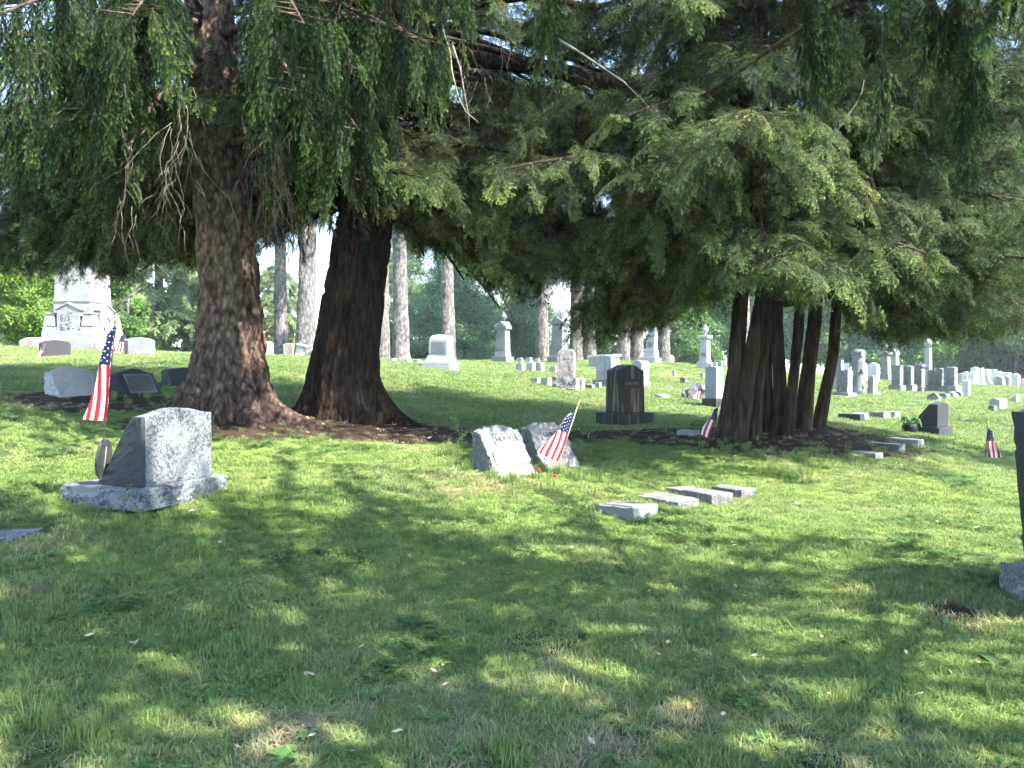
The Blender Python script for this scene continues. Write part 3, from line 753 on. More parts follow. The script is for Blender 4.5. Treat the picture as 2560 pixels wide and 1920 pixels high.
# leftward dark boughs behind the spruce
for (x1, y1, d1, x0, y0) in [(-100,520,12.5,860,330),(60,600,12.2,860,420),(230,640,12.6,860,470),(380,560,12.4,870,400),(0,420,13.5,870,250),(200,470,13.2,870,300),(-150,640,13.0,860,480),(330,640,13.4,860,500),(650,560,12.6,880,430),(740,520,12.8,880,420),(120,540,11.6,860,380),(30,660,12.0,860,470),(120,650,13.2,860,480),(180,600,12.4,860,440),(260,690,12.8,860,500),(300,560,12.0,860,420),(350,680,13.0,860,510),(420,620,12.6,865,480),(450,520,12.8,865,420),(-60,580,12.2,860,420),(80,480,12.8,865,350),(150,420,12.2,865,320),(250,400,13.0,870,320),(330,450,12.4,870,360),(700,590,12.2,880,470),(760,560,12.8,880,450),(660,620,13.2,880,490),(680,480,12.2,880,390),(210,660,11.9,860,490),(-20,690,12.8,860,500),(400,690,12.2,860,520)]:
    a, b = world_at(x0, y0, 11.2), world_at(x1, y1, d1); L = np.linalg.norm(b - a)
    pts = [a + (b - a) * s + np.array([0, 0, .45 * math.sin(math.pi * s)]) for s in np.linspace(0, 1, 9)]
    hemlock_limb(CB, WB, pts, L, .06, sub_gap=.15, gap=.15, bare=.25)
# the long limb to the right and its companions
LIMB = [(905,165,11.0),(1010,130,11.0),(1100,140,10.9),(1250,152,10.7),(1400,178,10.5),(1550,215,10.4),(1700,280,10.2),(1830,330,10.1)]
pts = [world_at(*q_) for q_ in LIMB]; hemlock_limb(CB, WB, pts, 5.0, .13, sub_gap=.2, bare=.35)
WB.tube(pts, [.15, .13, .125, .12, .11, .095, .065, .03], 10)
pts = [world_at(*q_) for q_ in [(905,60,11.0),(1010,25,11.0),(1150,10,10.9),(1300,-10,10.7),(1500,20,10.5)]]; hemlock_limb(CB, WB, pts, 3.3, .10, sub_gap=.2, bare=.3); WB.tube(pts, [.12, .1, .09, .07, .04], 8)
for (x1, y1, d1, x0, y0) in [(1250,600,10.2,930,380),(1180,560,12.4,930,400),(1350,560,12.0,940,360),(1120,470,10.0,935,330),(1450,480,12.6,940,320),(1300,420,13.0,935,260),(1230,700,12.4,940,480),(1080,560,12.2,930,440),(1400,640,13.0,940,400),(1050,480,9.6,930,390),(1200,330,12.6,935,200),(1480,330,12.4,935,180),(1400,250,13.4,935,120),(1130,600,11.6,935,440),(1180,640,12.6,935,460),(1230,720,11.8,935,470),(1290,700,13.0,935,470),(1350,690,12.2,940,450),(1380,600,11.4,940,420),(1300,540,11.6,940,400),(1080,600,12.8,935,450),(1040,620,12.0,935,470),(1500,640,12.8,940,430),(1330,640,10.6,940,420),(1260,480,10.2,940,360),(1420,420,11.0,940,300),(1560,420,11.6,940,260),(1070,680,12.6,935,520),(1110,690,13.2,935,520),(1160,700,12.2,935,520),(1200,760,12.8,935,530),(1250,770,13.4,940,530),(1310,750,12.4,940,520),(1140,640,10.9,935,480),(1060,640,10.8,935,480),(1220,660,10.9,935,470)] + [(x, y, d, 935, max(40, y - 190 - (x - 930) // 6)) for (x, y, d) in [(1080,350,13.6),(1150,430,14.2),(1220,380,13.4),(1290,470,14.4),(1360,380,13.8),(1430,520,14.6),(1500,430,13.8),(1580,520,14.4),(1250,560,14.0),(1380,600,14.2),(1480,620,14.6),(1120,520,13.6),(1540,600,13.6),(1620,420,14.2),(1180,260,13.8),(1330,280,14.4),(1450,340,13.6),(1570,300,14.4),(1080,250,14.0),(1250,180,14.2),(1400,120,14.4),(1560,160,14.0),(1650,260,13.6)]]:
    a, b = world_at(x0, y0, 11.0), world_at(x1, y1, d1); L = np.linalg.norm(b - a)
    pts = [a + (b - a) * s + np.array([0, 0, .3 * math.sin(math.pi * s)]) for s in np.linspace(0, 1, 9)]
    hemlock_limb(CB, WB, pts, L, .055, sub_gap=.16, gap=.15, bare=.3)
o = bake(CB, 'crown', 'hemlock', P_HEM, None, keep_edge(EDGE_H, 50, holes=holesB)); adopt(o, hem)
tag(adopt(WB.make('branches', M['bark_hemlock'], None), hem), kind='stuff')
BR = Wood()
for q in [[(1390,95,9.4),(1440,125,9.35),(1500,165,9.3),(1560,205,9.3),(1610,255,9.25),(1660,310,9.2),(1690,345,9.2)],
          [(905,20,9.6),(930,60,9.5),(955,100,9.4),(990,140,9.3),(1030,150,9.25),(1075,155,9.2)],
          [(1100,30,9.8),(1110,80,9.7),(1125,130,9.7),(1130,180,9.6),(1145,240,9.6),(1165,280,9.5),(1195,305,9.5)],
          [(1130,110,10.0),(1150,170,10.0),(1160,230,10.0),(1172,290,10.0),(1175,340,10.0)],
          [(1060,230,9.8),(1085,190,9.8),(1100,150,9.8),(1130,130,9.8)],
          [(2085,340,8.8),(2110,300,8.8),(2140,260,8.8),(2155,230,8.8),(2160,200,8.8)], [(2110,310,8.8),(2090,300,8.8),(2075,325,8.8)], [(2100,300,8.8),(2095,340,8.8)], [(2095,295,8.8),(2085,330,8.8)]]:
    pp = [world_at(*k) for k in q]; r0 = .016 if len(q) > 4 else .006
    BR = Wood(); BR.tube(pp, [r0 * (1 - .75 * i / (len(pp) - 1)) for i in range(len(pp))], 6); adopt(BR.make('bare_branch', M['pale_branch'], None), hem)
rnd = random.Random(18)
DT2 = Wood(); DT_keep = DT; DT = DT2
dead(1000, 90, 9.6, 8, 60, .7, rnd); dead(1180, 120, 9.8, 12, 90, .8, rnd); dead(1300, 230, 9.8, 8, 120, .6, rnd); dead(1600, 330, 9.4, 8, 130, .6, rnd)
tag(adopt(DT2.make('dead_twigs', M['dead_twig'], None), hem), kind='stuff')

# many-stemmed tree at right
random.seed(23)
D0 = gp(1940, 11.8)
clu = tag(empty('many_stemmed_tree', tuple(D0)), 'spreading evergreen on a cluster of leaning bare stems at right', 'tree')
STEMS = [(1817,1098,11.0,.125,1852,740,.085),(1845,1102,10.9,.115,1907,725,.07),(1884,1098,11.2,.075,1918,832,.05),(1918,1082,11.9,.10,1915,860,.07),(1950,1085,11.8,.10,1942,820,.075),
         (1972,1088,11.6,.075,1996,830,.06),(2008,1072,12.3,.12,2036,806,.085),(2048,1068,12.6,.095,2084,880,.07)]
for i, (x0, y0, d0, r0, x1, y1, r1) in enumerate(STEMS):
    r0 *= 1.08; r1 *= 1.12; g = gp(x0, d0); b = world_at(x1, y1, d0 + .1); dirv = (b - g); top = b + dirv * (.9 if i < 3 else .75)
    top[2] = max(top[2], 5.2); top2 = top + np.array([dirv[0] * .6, .2, 2.6])
    mid = (g + b) / 2 + np.array([random.uniform(-.04, .04), 0, 0])
    s = trunk('stem', [g, mid, b, top, top2], [r0 * 1.05, (r0 + r1) / 2 * .95, r1, r1 * .75, .02], M['bark_stem'], None, 36, 70,
              flare=[(random.uniform(0, 6.28), .07, .16, .5) for _ in range(4)], rough=.007, fz=.8, ft=5.0, ridge=True, sink=.25, lumps=.022)
    adopt(s, clu)
_keepD = keep_edge(EDGE_H, 60, holes=LIMBHOLES + [(1880, 740, 2120, 1000, .9)])
def keep_d(P):
    sx, sy = shade_spot(P); return _keepD(P) & ~((sx > -.55) & (sx < .4) & (sy > 7.7) & (sy < 9.0))  # also drops sprays whose shadow would fall on the nearer centre stone
CD, WD = Crown(), Wood(); KEEP = keep_d
for z, az in limb_set(150, 2.5, 12.4, 31):
    L = 4.3 * (1 - max(0, z - 7.0) / 9.0) * random.uniform(.7, 1.08)
    if math.sin(az) < 0: L *= .92
    k = random.choice(STEMS); gx_ = gp(k[0], k[2]); base = np.array([gx_[0] + (z - 2) * .13, gx_[1], z])
    far = z > 7.2
    hemlock_limb(CD, WD, limb_curve(base, az, L, random.uniform(.08, .3), random.uniform(.22, .42)), L, .045, sub_gap=.2 if not far else .36, sc=1.0 if not far else 1.6, gap=.14 if not far else .3, bare=.2)
# the bright bough at the front and other directed ones
for (x1, y1, d1, x0, y0, d0) in [(1640,420,8.4,1900,560,11.2),(1740,330,8.3,1900,540,11.2),(1960,290,8.2,1920,520,11.2),(2060,420,8.4,1930,560,11.2),(1850,310,8.0,1910,540,11.2),(1600,520,8.8,1880,620,11.2),(1800,640,8.7,1890,660,11.2),(1900,620,8.6,1900,640,11.2),
        (1500,560,9.6,1880,600,11.2),(1560,700,10.2,1870,680,11.3),(1480,760,11.4,1860,680,11.4),(1620,760,10.0,1880,700,11.2),(1330,620,11.0,1860,560,11.3),(2250,640,9.2,1990,640,11.8),(2350,560,9.0,2000,600,11.8),(2480,700,9.6,2020,660,12.0),
        (2200,780,10.2,2020,740,12.0),(2330,800,10.4,2040,740,12.2),(2450,780,10.2,2040,720,12.2),(2560,760,10.0,2040,700,12.2),(2150,500,8.8,1980,580,11.8),(2600,560,9.8,2020,560,12.0),(2400,380,9.4,2000,500,12.0),(2560,420,9.8,2010,480,12.0),(2250,300,9.2,1990,450,12.0),(2480,250,9.6,2010,420,12.0),(2300,140,9.6,2000,380,12.0),(1440,810,12.2,1870,660,11.5),(1500,850,12.0,1870,680,11.5),(1560,830,11.0,1870,690,11.4),(1640,820,10.8,1870,700,11.4),(1700,770,10.4,1880,690,11.3),(1530,760,12.6,1870,640,11.6),(2140,840,11.4,2030,740,12.2),(2260,860,11.2,2040,740,12.3),(2380,870,11.4,2050,740,12.4),(2500,840,11.0,2050,720,12.4),(2100,260,9.2,1990,430,11.8),(1800,180,9.6,1930,380,11.6),(1900,100,9.6,1950,330,11.6),(2050,60,9.6,1970,320,11.8),(1700,60,10.4,1930,300,11.6),(2200,40,10.0,1990,320,11.9),(2420,20,10.2,2010,330,12.0),(2560,120,10.0,2010,360,12.0)]:
    a, b = world_at(x0, y0, d0), world_at(x1, y1, d1); L = np.linalg.norm(b - a)
    pts = [a + (b - a) * s + np.array([0, 0, .3 * math.sin(math.pi * s)]) for s in np.linspace(0, 1, 9)]
    hemlock_limb(CD, WD, pts, L, .04, sub_gap=.13, gap=.14, bare=.3)
o = bake(CD, 'crown', 'hemlock', P_HEM, None, keep_edge(EDGE_H, 60, holes=[(1880, 740, 2120, 1000, .9)])); adopt(o, clu)
tag(adopt(WD.make('branches', M['branch'], None), clu), kind='stuff')

# spruce overhead (trunk behind and right of the camera), its shoots hang into the top of the view
random.seed(41)
E0 = np.array([5.6, .5, float(zt(np.array([5.6]), np.array([.5]))[0])])
ove = tag(empty('norway_spruce', tuple(E0)), 'spruce whose dark needle shoots hang down into the top right of the view', 'tree')
adopt(trunk('trunk', [E0, E0 + np.array([0, 0, 3]), E0 + np.array([0, 0, 8]), E0 + np.array([0, 0, 15])], [.45, .36, .26, .05], M['bark_spruce'], None, 40, 60, flare=[(a, .35, .3, .4) for a in (0, 1.3, 2.6, 3.9, 5.2)], rough=.01, fz=8), ove)
def keep_e(P):  # drops sprays that would shade chosen lawn bands; unseen crown shaped for the light
    sx, sy = shade_spot(P, -.25); r = RS.rand(len(sx))
    lit = ((sy > 7.25) & (sy < 10) & (sx > -1.5) & (r < .92)) | ((sy > 6.6) & (sy <= 7.25) & (sx > 1.2) & (r < .7)) | ((sy > 7.4) & (sy < 10) & (sx <= -1.5) & (r < .45))
    return ~lit
KEEP = keep_e
CE, WE = Crown(), Wood()
for z, az in limb_set(80, 4.4, 12.8, 45):
    L = 4.8 * (1 - ((z - 4.4) / 9.6) ** 1.6) * random.uniform(.75, 1.05) * (1 + .58 * max(0, math.cos(az - math.radians(150))) ** 2)
    base = E0 + np.array([0, 0, z])
    spruce_limb(CE, WE, limb_curve(base, az, L, random.uniform(.05, .2), random.uniform(.15, .28)), L, .05, gap=.24, hang=(.25, .6), sc=1.35, dens=.74)
KEEP = None
def clear_view(P):
    px, py = to_px(P); m = ~((P[:, 1] > .3) & (py > -120) & (px > -300) & (px < 2900))
    return m
o = bake(CE, 'crown', 'spruce', P_SPR, None, clear_view); adopt(o, ove)
CE2 = Crown()
for (x0, y0, y1, d, n, wd) in [(1372,-30,125,5.0,9,14),(2032,-40,215,4.6,15,12),(2068,-40,250,4.8,14,10),(2375,-40,150,4.4,16,18),(2412,40,440,4.5,30,11),(2330,-40,120,4.5,8,8),(2205,120,330,6.2,7,10),(2445,150,280,4.6,9,10),(140,-40,90,6.0,8,30),(2230,-40,40,4.7,6,20)]:
    top = world_at(x0, y0 - 60, d); WE.tube([top + np.array([.5, -.8, .7]), top + np.array([.1, -.2, .2]), top, world_at(x0, y1 - 30, d)], [.012, .008, .006, .003], 4)
    for i in range(n):
        f = i / max(1, n - 1); py = y0 + (y1 - 95 - y0) * f; p = world_at(x0 + random.uniform(-wd, wd), py, d + random.uniform(-.12, .12))
        CE2.add(p, np.array([random.gauss(0, .12), random.gauss(0, .12), -1.0]), np.array([random.gauss(0, 1), random.gauss(0, 1), .1]), random.uniform(.45, .7) * d / 4.6)
o = bake(CE2, 'hanging_shoots', 'spruce', P_SPR, None); adopt(o, ove)
tag(adopt(WE.make('branches', M['branch'], None), ove), kind='stuff')

# trees standing to the right, outside the frame, that shade the lawn there
def side_tree(x, y, label, seed, z0=3.5, zt_=11.0, R=3.4, n=26):
    random.seed(seed); b0 = np.array([x, y, float(zt(np.array([x]), np.array([y]))[0])])
    t = tag(empty('hemlock_tree', tuple(b0)), label, 'tree')
    adopt(trunk('trunk', [b0, b0 + np.array([0, 0, 4]), b0 + np.array([0, 0, zt_ + 1])], [.36, .26, .04], M['bark_hemlock'], None, 30, 40, rough=.02, ridge=True, ft=8, fz=1.3), t)
    C, W = Crown(), Wood()
    for z, az in limb_set(n, z0, zt_, seed):
        L = R * (1 - (z - z0) / (zt_ - z0 + 2)) * random.uniform(.8, 1.1)
        hemlock_limb(C, W, limb_curve(b0 + np.array([0, 0, z]), az, L, .1, .25), L, .05, sub_gap=.42, sc=1.8, gap=.38)
    adopt(bake(C, 'crown', 'hemlock', P_HEM, t), t); tag(adopt(W.make('branches', M['bark_hemlock'], t), t), kind='stuff')
    return t
side_tree(14.2, 8.6, 'hemlock just outside the frame that shades the lawn behind the right-hand flag', 61)

# ------------------------------------------------------------------ trees beyond the graves
def tall_conifer(px, d, diam, label, seed, lean=0.0, crown_from=13.0, top=21.0, R=2.2, n=10):
    random.seed(seed); b0 = gp(px, d); t = tag(empty('tall_conifer', tuple(b0)), label, 'tree', 'tall bare-trunked conifers on the ridge')
    ax = [b0, b0 + np.array([lean * 3, 0, 3]), b0 + np.array([lean * 8, 0, 8]), b0 + np.array([lean * top, 0, top])]
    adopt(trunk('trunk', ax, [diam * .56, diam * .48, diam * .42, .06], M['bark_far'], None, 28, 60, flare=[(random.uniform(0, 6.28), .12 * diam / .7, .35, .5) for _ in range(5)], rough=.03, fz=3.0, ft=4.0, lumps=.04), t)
    C, W = Crown(), Wood()
    for k in range(14):
        z = random.uniform(2.5, crown_from); az = random.uniform(0, 6.28); l = random.uniform(.3, 1.3); p = b0 + np.array([lean * z, 0, z])
        W.tube(limb_curve(p, az, l, random.uniform(-.1, .2), .3, 4), [.03, .022, .014, .006], 4)
    for z, az in limb_set(n, crown_from, top - .5, seed):
        L = R * (1 - .7 * (z - crown_from) / (top - crown_from)) * random.uniform(.7, 1.15); p = b0 + np.array([lean * z, 0, z])
        hemlock_limb(C, W, limb_curve(p, az, L, 0, .35), L, .06, sub_gap=.75, sc=3.0, gap=.62)
    adopt(bake(C, 'crown', 'far', P_FAR, None), t); tag(adopt(W.make('branches', M['bark_far'], None), t), kind='stuff')
    return t
for i, (px, d, dm, ln, lb) in enumerate([
    (703, 44, .66, .0, 'slim tall conifer trunk in the gap left of the dark hemlock trunk'),
    (763, 38, .86, .03, 'thick slightly leaning pale conifer trunk close to the left side of the dark hemlock'),
    (958, 46, .7, .0, 'conifer trunk showing as a thin sliver right beside the dark hemlock trunk'),
    (1003, 41, .78, -.01, 'grey speckled conifer trunk standing behind the small white blocks'),
    (1122, 37, .58, -.012, 'pale smooth conifer trunk directly behind the domed white monument'),
    (1356, 46, .66, .0, 'conifer trunk between the two slender shaft monuments'),
    (1440, 50, .72, .0, 'shaded conifer trunk behind the brown stained tablet'),
    (1476, 48, .60, -.01, 'pale broken-barked conifer trunk right of the brown stained tablet'),
    (1560, 50, .68, .0, 'conifer trunk behind the arched dark family stone'),
    (1592, 54, .8, .0, 'shaded conifer trunk half hidden behind the leaning white slab'),
    (1660, 52, .72, .0, 'conifer trunk just right of the white pedestal monument'),
    (1862, 60, .7, .0, 'distant conifer trunk seen past the left edge of the stem cluster')]):
    tall_conifer(px, d, dm, lb, 100 + i, ln)

def conifer(px, d, base_dz, h, R, label, seed, key='far', protos=None, sc=3.0, low=.6, n=34, mat='bark_far', sub=.7, name='conifer', droop=.4, gap=.55):
    random.seed(seed); b0 = gp(px, d); b0[2] += base_dz; t = tag(empty(name, tuple(b0)), label, 'tree')
    adopt(trunk('trunk', [b0, b0 + np.array([0, 0, h * .5]), b0 + np.array([0, 0, h])], [.3, .2, .03], M[mat], None, 16, 20, rough=.02), t)
    C, W = Crown(), Wood()
    for z, az in limb_set(n, low, h - .3, seed):
        L = R * (1 - .85 * (z - low) / (h - low)) * random.uniform(.7, 1.2)
        hemlock_limb(C, W, limb_curve(b0 + np.array([0, 0, z]), az, L, .05, droop), L, .05, sub_gap=sub, sc=sc, gap=gap)
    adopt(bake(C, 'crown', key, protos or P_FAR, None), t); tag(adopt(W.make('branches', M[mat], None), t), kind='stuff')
    return t
conifer(40, 46, -.3, 15, 4.5, 'drooping sunlit spruce behind the bright bush at far left', 201)
conifer(250, 52, -.3, 17, 4.5, 'tall spruce behind the obelisk', 202)
conifer(400, 44, -.3, 11, 4.2, 'yellowish spruce with bare lower boughs right of the obelisk', 203, n=22)
conifer(520, 56, -.3, 14, 4.5, 'spruce seen behind the big left trunk', 204)
conifer(690, 62, -.6, 9, 3.2, 'light green spruce in the gap between the two big trunks', 205)
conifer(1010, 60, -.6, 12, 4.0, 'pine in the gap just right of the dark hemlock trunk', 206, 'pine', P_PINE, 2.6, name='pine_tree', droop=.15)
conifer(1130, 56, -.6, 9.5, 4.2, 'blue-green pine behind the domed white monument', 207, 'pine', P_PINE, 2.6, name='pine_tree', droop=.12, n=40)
conifer(1215, 62, -.8, 6.5, 4.2, 'low pine left of the slender gabled shaft', 208, 'pine', P_PINE, 2.6, name='pine_tree', droop=.12)
conifer(1320, 60, -.8, 9.0, 4.0, 'pale green pine between the two slender shafts', 209, 'pine', P_PINE, 2.6, name='pine_tree', droop=.15)
conifer(1500, 68, -.8, 12, 4.5, 'conifer far behind the brown stained tablet', 210)
conifer(-150, 40, 0, 14, 4.5, 'spruce at the far left edge behind the obelisk', 211)

def broadleaf(px, d, dz, h, R, label, seed, key='brd', protos=None, sc=2.6, n=420, blobs=9, low=.15, name='broadleaf_tree', cat='tree', trunk_d=.35):
    r = np.random.RandomState(seed); b0 = gp(px, d); b0[2] += dz; t = tag(empty(name, tuple(b0)), label, cat)
    W = Wood(); W.tube([b0 - np.array([0, 0, .3]), b0 + np.array([0, 0, h * .35]), b0 + np.array([.1, 0, h * .75])], [trunk_d * .5, trunk_d * .36, .04], 8)
    pos = []; nrm = []
    for i in range(blobs):
        a = r.uniform(0, 6.28); q = R * .62 * math.sqrt(r.rand()); zc = h * (low + (1 - low) * (.15 + .75 * r.rand()))
        c = b0 + np.array([math.cos(a) * q, math.sin(a) * q, zc]); rb = R * r.uniform(.32, .5)
        W.tube([b0 + np.array([0, 0, h * .3]), (b0 + c) / 2 + np.array([0, 0, zc * .25]), c], [trunk_d * .22, trunk_d * .14, .02], 5)
        for k in range(n // blobs):
            v = r.normal(size=3); v /= np.linalg.norm(v); pos.append(c + v * rb * r.uniform(.55, 1.08) * np.array([1, 1, .75])); nrm.append(v + np.array([0, 0, .6]))
    pos = np.array(pos); nrm = np.array(nrm); T = np.cross(nrm, r.normal(size=nrm.shape)) + 1e-3
    o = scatter('crown', key, protos or P_BRD, pos, eulers(T, nrm), sc * r.uniform(.7, 1.3, len(pos))); o['kind'] = 'stuff'; adopt(o, t)
    adopt(W.make('trunk', M['bark_far'], None), t)
    return t
broadleaf(70, 33, 0, 3.0, 1.7, 'bright lime green bush left of the obelisk', 301, 'lime', P_LIME, 1.0, 900, 14, .02, 'leafy_bush', 'bush', .1)
broadleaf(318, 33, 0, 2.9, 1.0, 'darker green bush right behind the obelisk', 302, 'brd', P_BRD, 1.0, 420, 8, .02, 'leafy_bush', 'bush', .1)
broadleaf(1690, 62, -.4, 7.5, 2.4, 'yellow-green leafy tree right of the pedestal monument', 303, sc=1.9, n=700)
broadleaf(1745, 72, -.6, 4.0, 2.6, 'low dark green tree beside the yellow-green leafy tree', 304, sc=2.0, n=500)
broadleaf(1820, 80, -.6, 9.5, 3.2, 'leafy tree behind the left stems of the cluster', 305, sc=2.6, n=500)
broadleaf(1960, 78, -.6, 10, 4.5, 'leafy tree behind the middle of the stem cluster', 306, sc=2.8)
for i, (px, d, h, R, lb) in enumerate([
    (2080, 74, 9, 4.6, 'leafy tree behind the rightmost stem of the cluster'), (2190, 80, 10, 4.6, 'rounded leafy tree behind the capped shaft monument'),
    (2270, 70, 8, 4.0, 'leafy tree behind the row of rough tablets'), (2360, 76, 10, 5.0, 'large leafy tree behind the wide rough tablet'),
    (2450, 72, 8.5, 4.4, 'leafy tree behind the far row of small white tablets'), (2540, 66, 8, 4.2, 'leafy tree with a visible trunk at the far right edge'), (2640, 70, 10, 5.0, 'leafy tree cut by the right edge of the frame'),
    (2300, 82, 30, 8.0, 'tall leafy tree rising over the middle of the far right tree line'), (2520, 78, 30, 8.5, 'tallest leafy tree over the far right tree line'), (2090, 86, 30, 8, 'tall leafy tree far behind the stem cluster')]):
    broadleaf(px, d, -.4, h, R, lb, 320 + i, sc=3.0, n=640 if h < 20 else 1800, blobs=11 if h < 20 else 24, low=.06 if h < 20 else .12)

for i, (px, d, h, R, lb) in enumerate([(2820, 66, 11, 5.0, 'leafy tree just beyond the right edge of the frame, nearest of the side trees'), (3050, 70, 14, 6.0, 'broad leafy tree well beyond the right edge of the frame'), (3350, 68, 12, 6.0, 'leafy tree far out to the right of the frame'),
    (3700, 66, 13, 6.5, 'outermost leafy tree to the right of the frame'), (-420, 52, 11, 5.0, 'leafy tree just beyond the left edge of the frame'), (-760, 56, 13, 6.0, 'outermost leafy tree to the left of the frame')]):
    broadleaf(px, d, -.4, h, R, lb, 360 + i, sc=3.0, n=520, blobs=11, low=.06)

# ------------------------------------------------------------------ stones
def boxgrid(nx, ny, nz, fn, rough=(0, 0, 0, 0), freq=14.0, seed=0.0):
    """closed box skin; fn maps u,w in [-.5,.5], v in [0,1] to a point; rough = noise depth on (front, sides, top, back)"""
    idx = {}; pts = []; fl = []
    def vid(i, k, j):
        key = (i, k, j)
        if key not in idx:
            idx[key] = len(pts); pts.append((i / nx - .5, k / nz, j / ny - .5))
            fl.append(max(rough[0] if j == 0 else 0, rough[1] if i in (0, nx) else 0, rough[2] if k == nz else 0, rough[3] if j == ny else 0) if k > 0 else 0)
        return idx[key]
    F = []
    for i in range(nx):
        for k in range(nz):
            F.append((vid(i, k, 0), vid(i + 1, k, 0), vid(i + 1, k + 1, 0), vid(i, k + 1, 0)))
            F.append((vid(i + 1, k, ny), vid(i, k, ny), vid(i, k + 1, ny), vid(i + 1, k + 1, ny)))
    for j in range(ny):
        for k in range(nz):
            F.append((vid(0, k, j + 1), vid(0, k, j), vid(0, k + 1, j), vid(0, k + 1, j + 1)))
            F.append((vid(nx, k, j), vid(nx, k, j + 1), vid(nx, k + 1, j + 1), vid(nx, k + 1, j)))
    for i in range(nx):
        for j in range(ny):
            F.append((vid(i, nz, j), vid(i + 1, nz, j), vid(i + 1, nz, j + 1), vid(i, nz, j + 1)))
            F.append((vid(i, 0, j + 1), vid(i + 1, 0, j + 1), vid(i + 1, 0, j), vid(i, 0, j)))
    P = np.array([fn(*p) for p in pts]); A = np.array(fl)
    if A.max() > 0:
        q = P * freq + seed
        D = np.stack([noise3(q[:, 0], q[:, 1], q[:, 2] + k * 31.7) + .5 * noise3(q[:, 0] * 2.1, q[:, 1] * 2.1, q[:, 2] * 2.1 + k * 17.3) for k in range(3)], 1)
        P = P + D * A[:, None]
    return P, F

TOPS = {
    'flat': lambda u: 0.0,
    'serp': lambda u: (lambda t: t * t * (3 - 2 * t))(min(1, abs(2 * u) ** 1.15)),
    'round': lambda u: 1 - math.sqrt(max(0, 1 - (2 * u) ** 2 * .97)),
    'peak': lambda u: abs(2 * u),
    'soft': lambda u: (2 * u) ** 2,
    'slope': lambda u: .5 - u,
    'cut': lambda u: max(0, abs(2 * u) - .62) / .38,
}
def block(name, parent, W, H, D, mat, z0=0.0, x0=0.0, y0=0.0, top='flat', drop=0.0, slant=0.0, back=0.0, taper=0.0, rough=(0, 0, 0, 0), res=None, bev=.008, seed=0.0, freq=14.0, dtaper=None):
    tf = TOPS[top]; dtp = taper if dtaper is None else dtaper
    if res is None: res = (2 if top == 'flat' else 12, 1, 2)
    def fn(u, v, w):
        d = D * (1 - dtp * v); yf = -d / 2 + slant * v; yb = d / 2 - back * v
        return (x0 + u * W * (1 - taper * v), y0 + yf + (yb - yf) * (w + .5), z0 + v * (H - drop * tf(u)))
    P, F = boxgrid(res[0], res[1], res[2], fn, rough, freq, seed)
    o = mesh_obj(name, P, F, mat, parent)
    if bev > 0:
        m = o.modifiers.new('bevel', 'BEVEL'); m.width = bev; m.segments = 2; m.limit_method = 'ANGLE'; m.angle_limit = math.radians(42)
    return o
def lathe(name, parent, prof, mat, loc=(0, 0, 0), n=24, sx=1.0, sy=1.0):
    V = []; F = []
    for (r, z) in prof:
        for a in range(n): t = 2 * math.pi * a / n; V.append((loc[0] + r * math.cos(t) * sx, loc[1] + r * math.sin(t) * sy, loc[2] + z))
    for i in range(len(prof) - 1):
        for a in range(n): b = (a + 1) % n; F.append((i * n + a, i * n + b, (i + 1) * n + b, (i + 1) * n + a))
    F.append(tuple(range(n))[::-1]); F.append(tuple((len(prof) - 1) * n + a for a in range(n)))
    return mesh_obj(name, V, F, mat, parent, smooth=True)
def text(name, parent, body, size, loc, rot, mat, depth=.003):
    cu = bpy.data.curves.new(name, 'FONT'); cu.body = body; cu.size = size; cu.extrude = depth; cu.align_x = 'CENTER'; cu.align_y = 'CENTER'
    tmp = bpy.data.objects.new(name, cu); COL.objects.link(tmp)
    dg = bpy.context.evaluated_depsgraph_get(); me = bpy.data.meshes.new_from_object(tmp.evaluated_get(dg)); bpy.data.objects.remove(tmp)
    me.materials.clear(); me.materials.append(mat); o = bpy.data.objects.new(name, me); COL.objects.link(o); o.parent = parent; o.location = loc; o.rotation_euler = rot
    return o

EXCL = []      # footprints grass stays out of: x, y, half width, half depth, angle
def place(name, label, cat, px, d, theta, W, D, group=None, dz=0.0, tilt=(0, 0)):
    """Empty on the lawn; theta = degrees its front turns to the right of facing the viewer"""
    g = gp(px, d); rz = math.radians(theta + (random.uniform(-6, 6) if d > 24 else 0)) - math.atan2(g[0], g[1])
    if d > 16 and tilt == (0, 0) and 'obelisk' not in name: tilt = (random.gauss(0, 1.6), random.gauss(0, 1.6))
    o = empty(name, (g[0], g[1], g[2] + dz), rz, math.radians(tilt[0]), math.radians(tilt[1])); tag(o, label, cat, group); EXCL.append((g[0], g[1], W / 2, D / 2, rz))
    return o
GS = 'headstone'

# lichened slant stone with the flag, seen from its back
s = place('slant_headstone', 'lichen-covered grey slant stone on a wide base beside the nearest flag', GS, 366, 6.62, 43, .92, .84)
block('base', s, .93, .17, .84, M['granite_lichen'], -.06, rough=(.012, .012, .0, .012), res=(16, 14, 4), bev=.01, seed=1, freq=18)
for k in (0,):
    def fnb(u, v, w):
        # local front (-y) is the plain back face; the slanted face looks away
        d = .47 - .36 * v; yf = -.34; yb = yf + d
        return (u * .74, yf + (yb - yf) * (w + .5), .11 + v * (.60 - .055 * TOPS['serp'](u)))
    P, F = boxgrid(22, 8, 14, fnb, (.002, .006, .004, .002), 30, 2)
    o = mesh_obj('tablet', P, F, [M['granite_lichen'], M['granite_dark']], s, mi=[1 if abs(P[list(f)].mean(0)[0] + .37) < .02 else 0 for f in F])  # left side face in darker granite: its shade is put into the colour
    m = o.modifiers.new('bevel', 'BEVEL'); m.width = .008; m.segments = 2; m.limit_method = 'ANGLE'; m.angle_limit = math.radians(40)

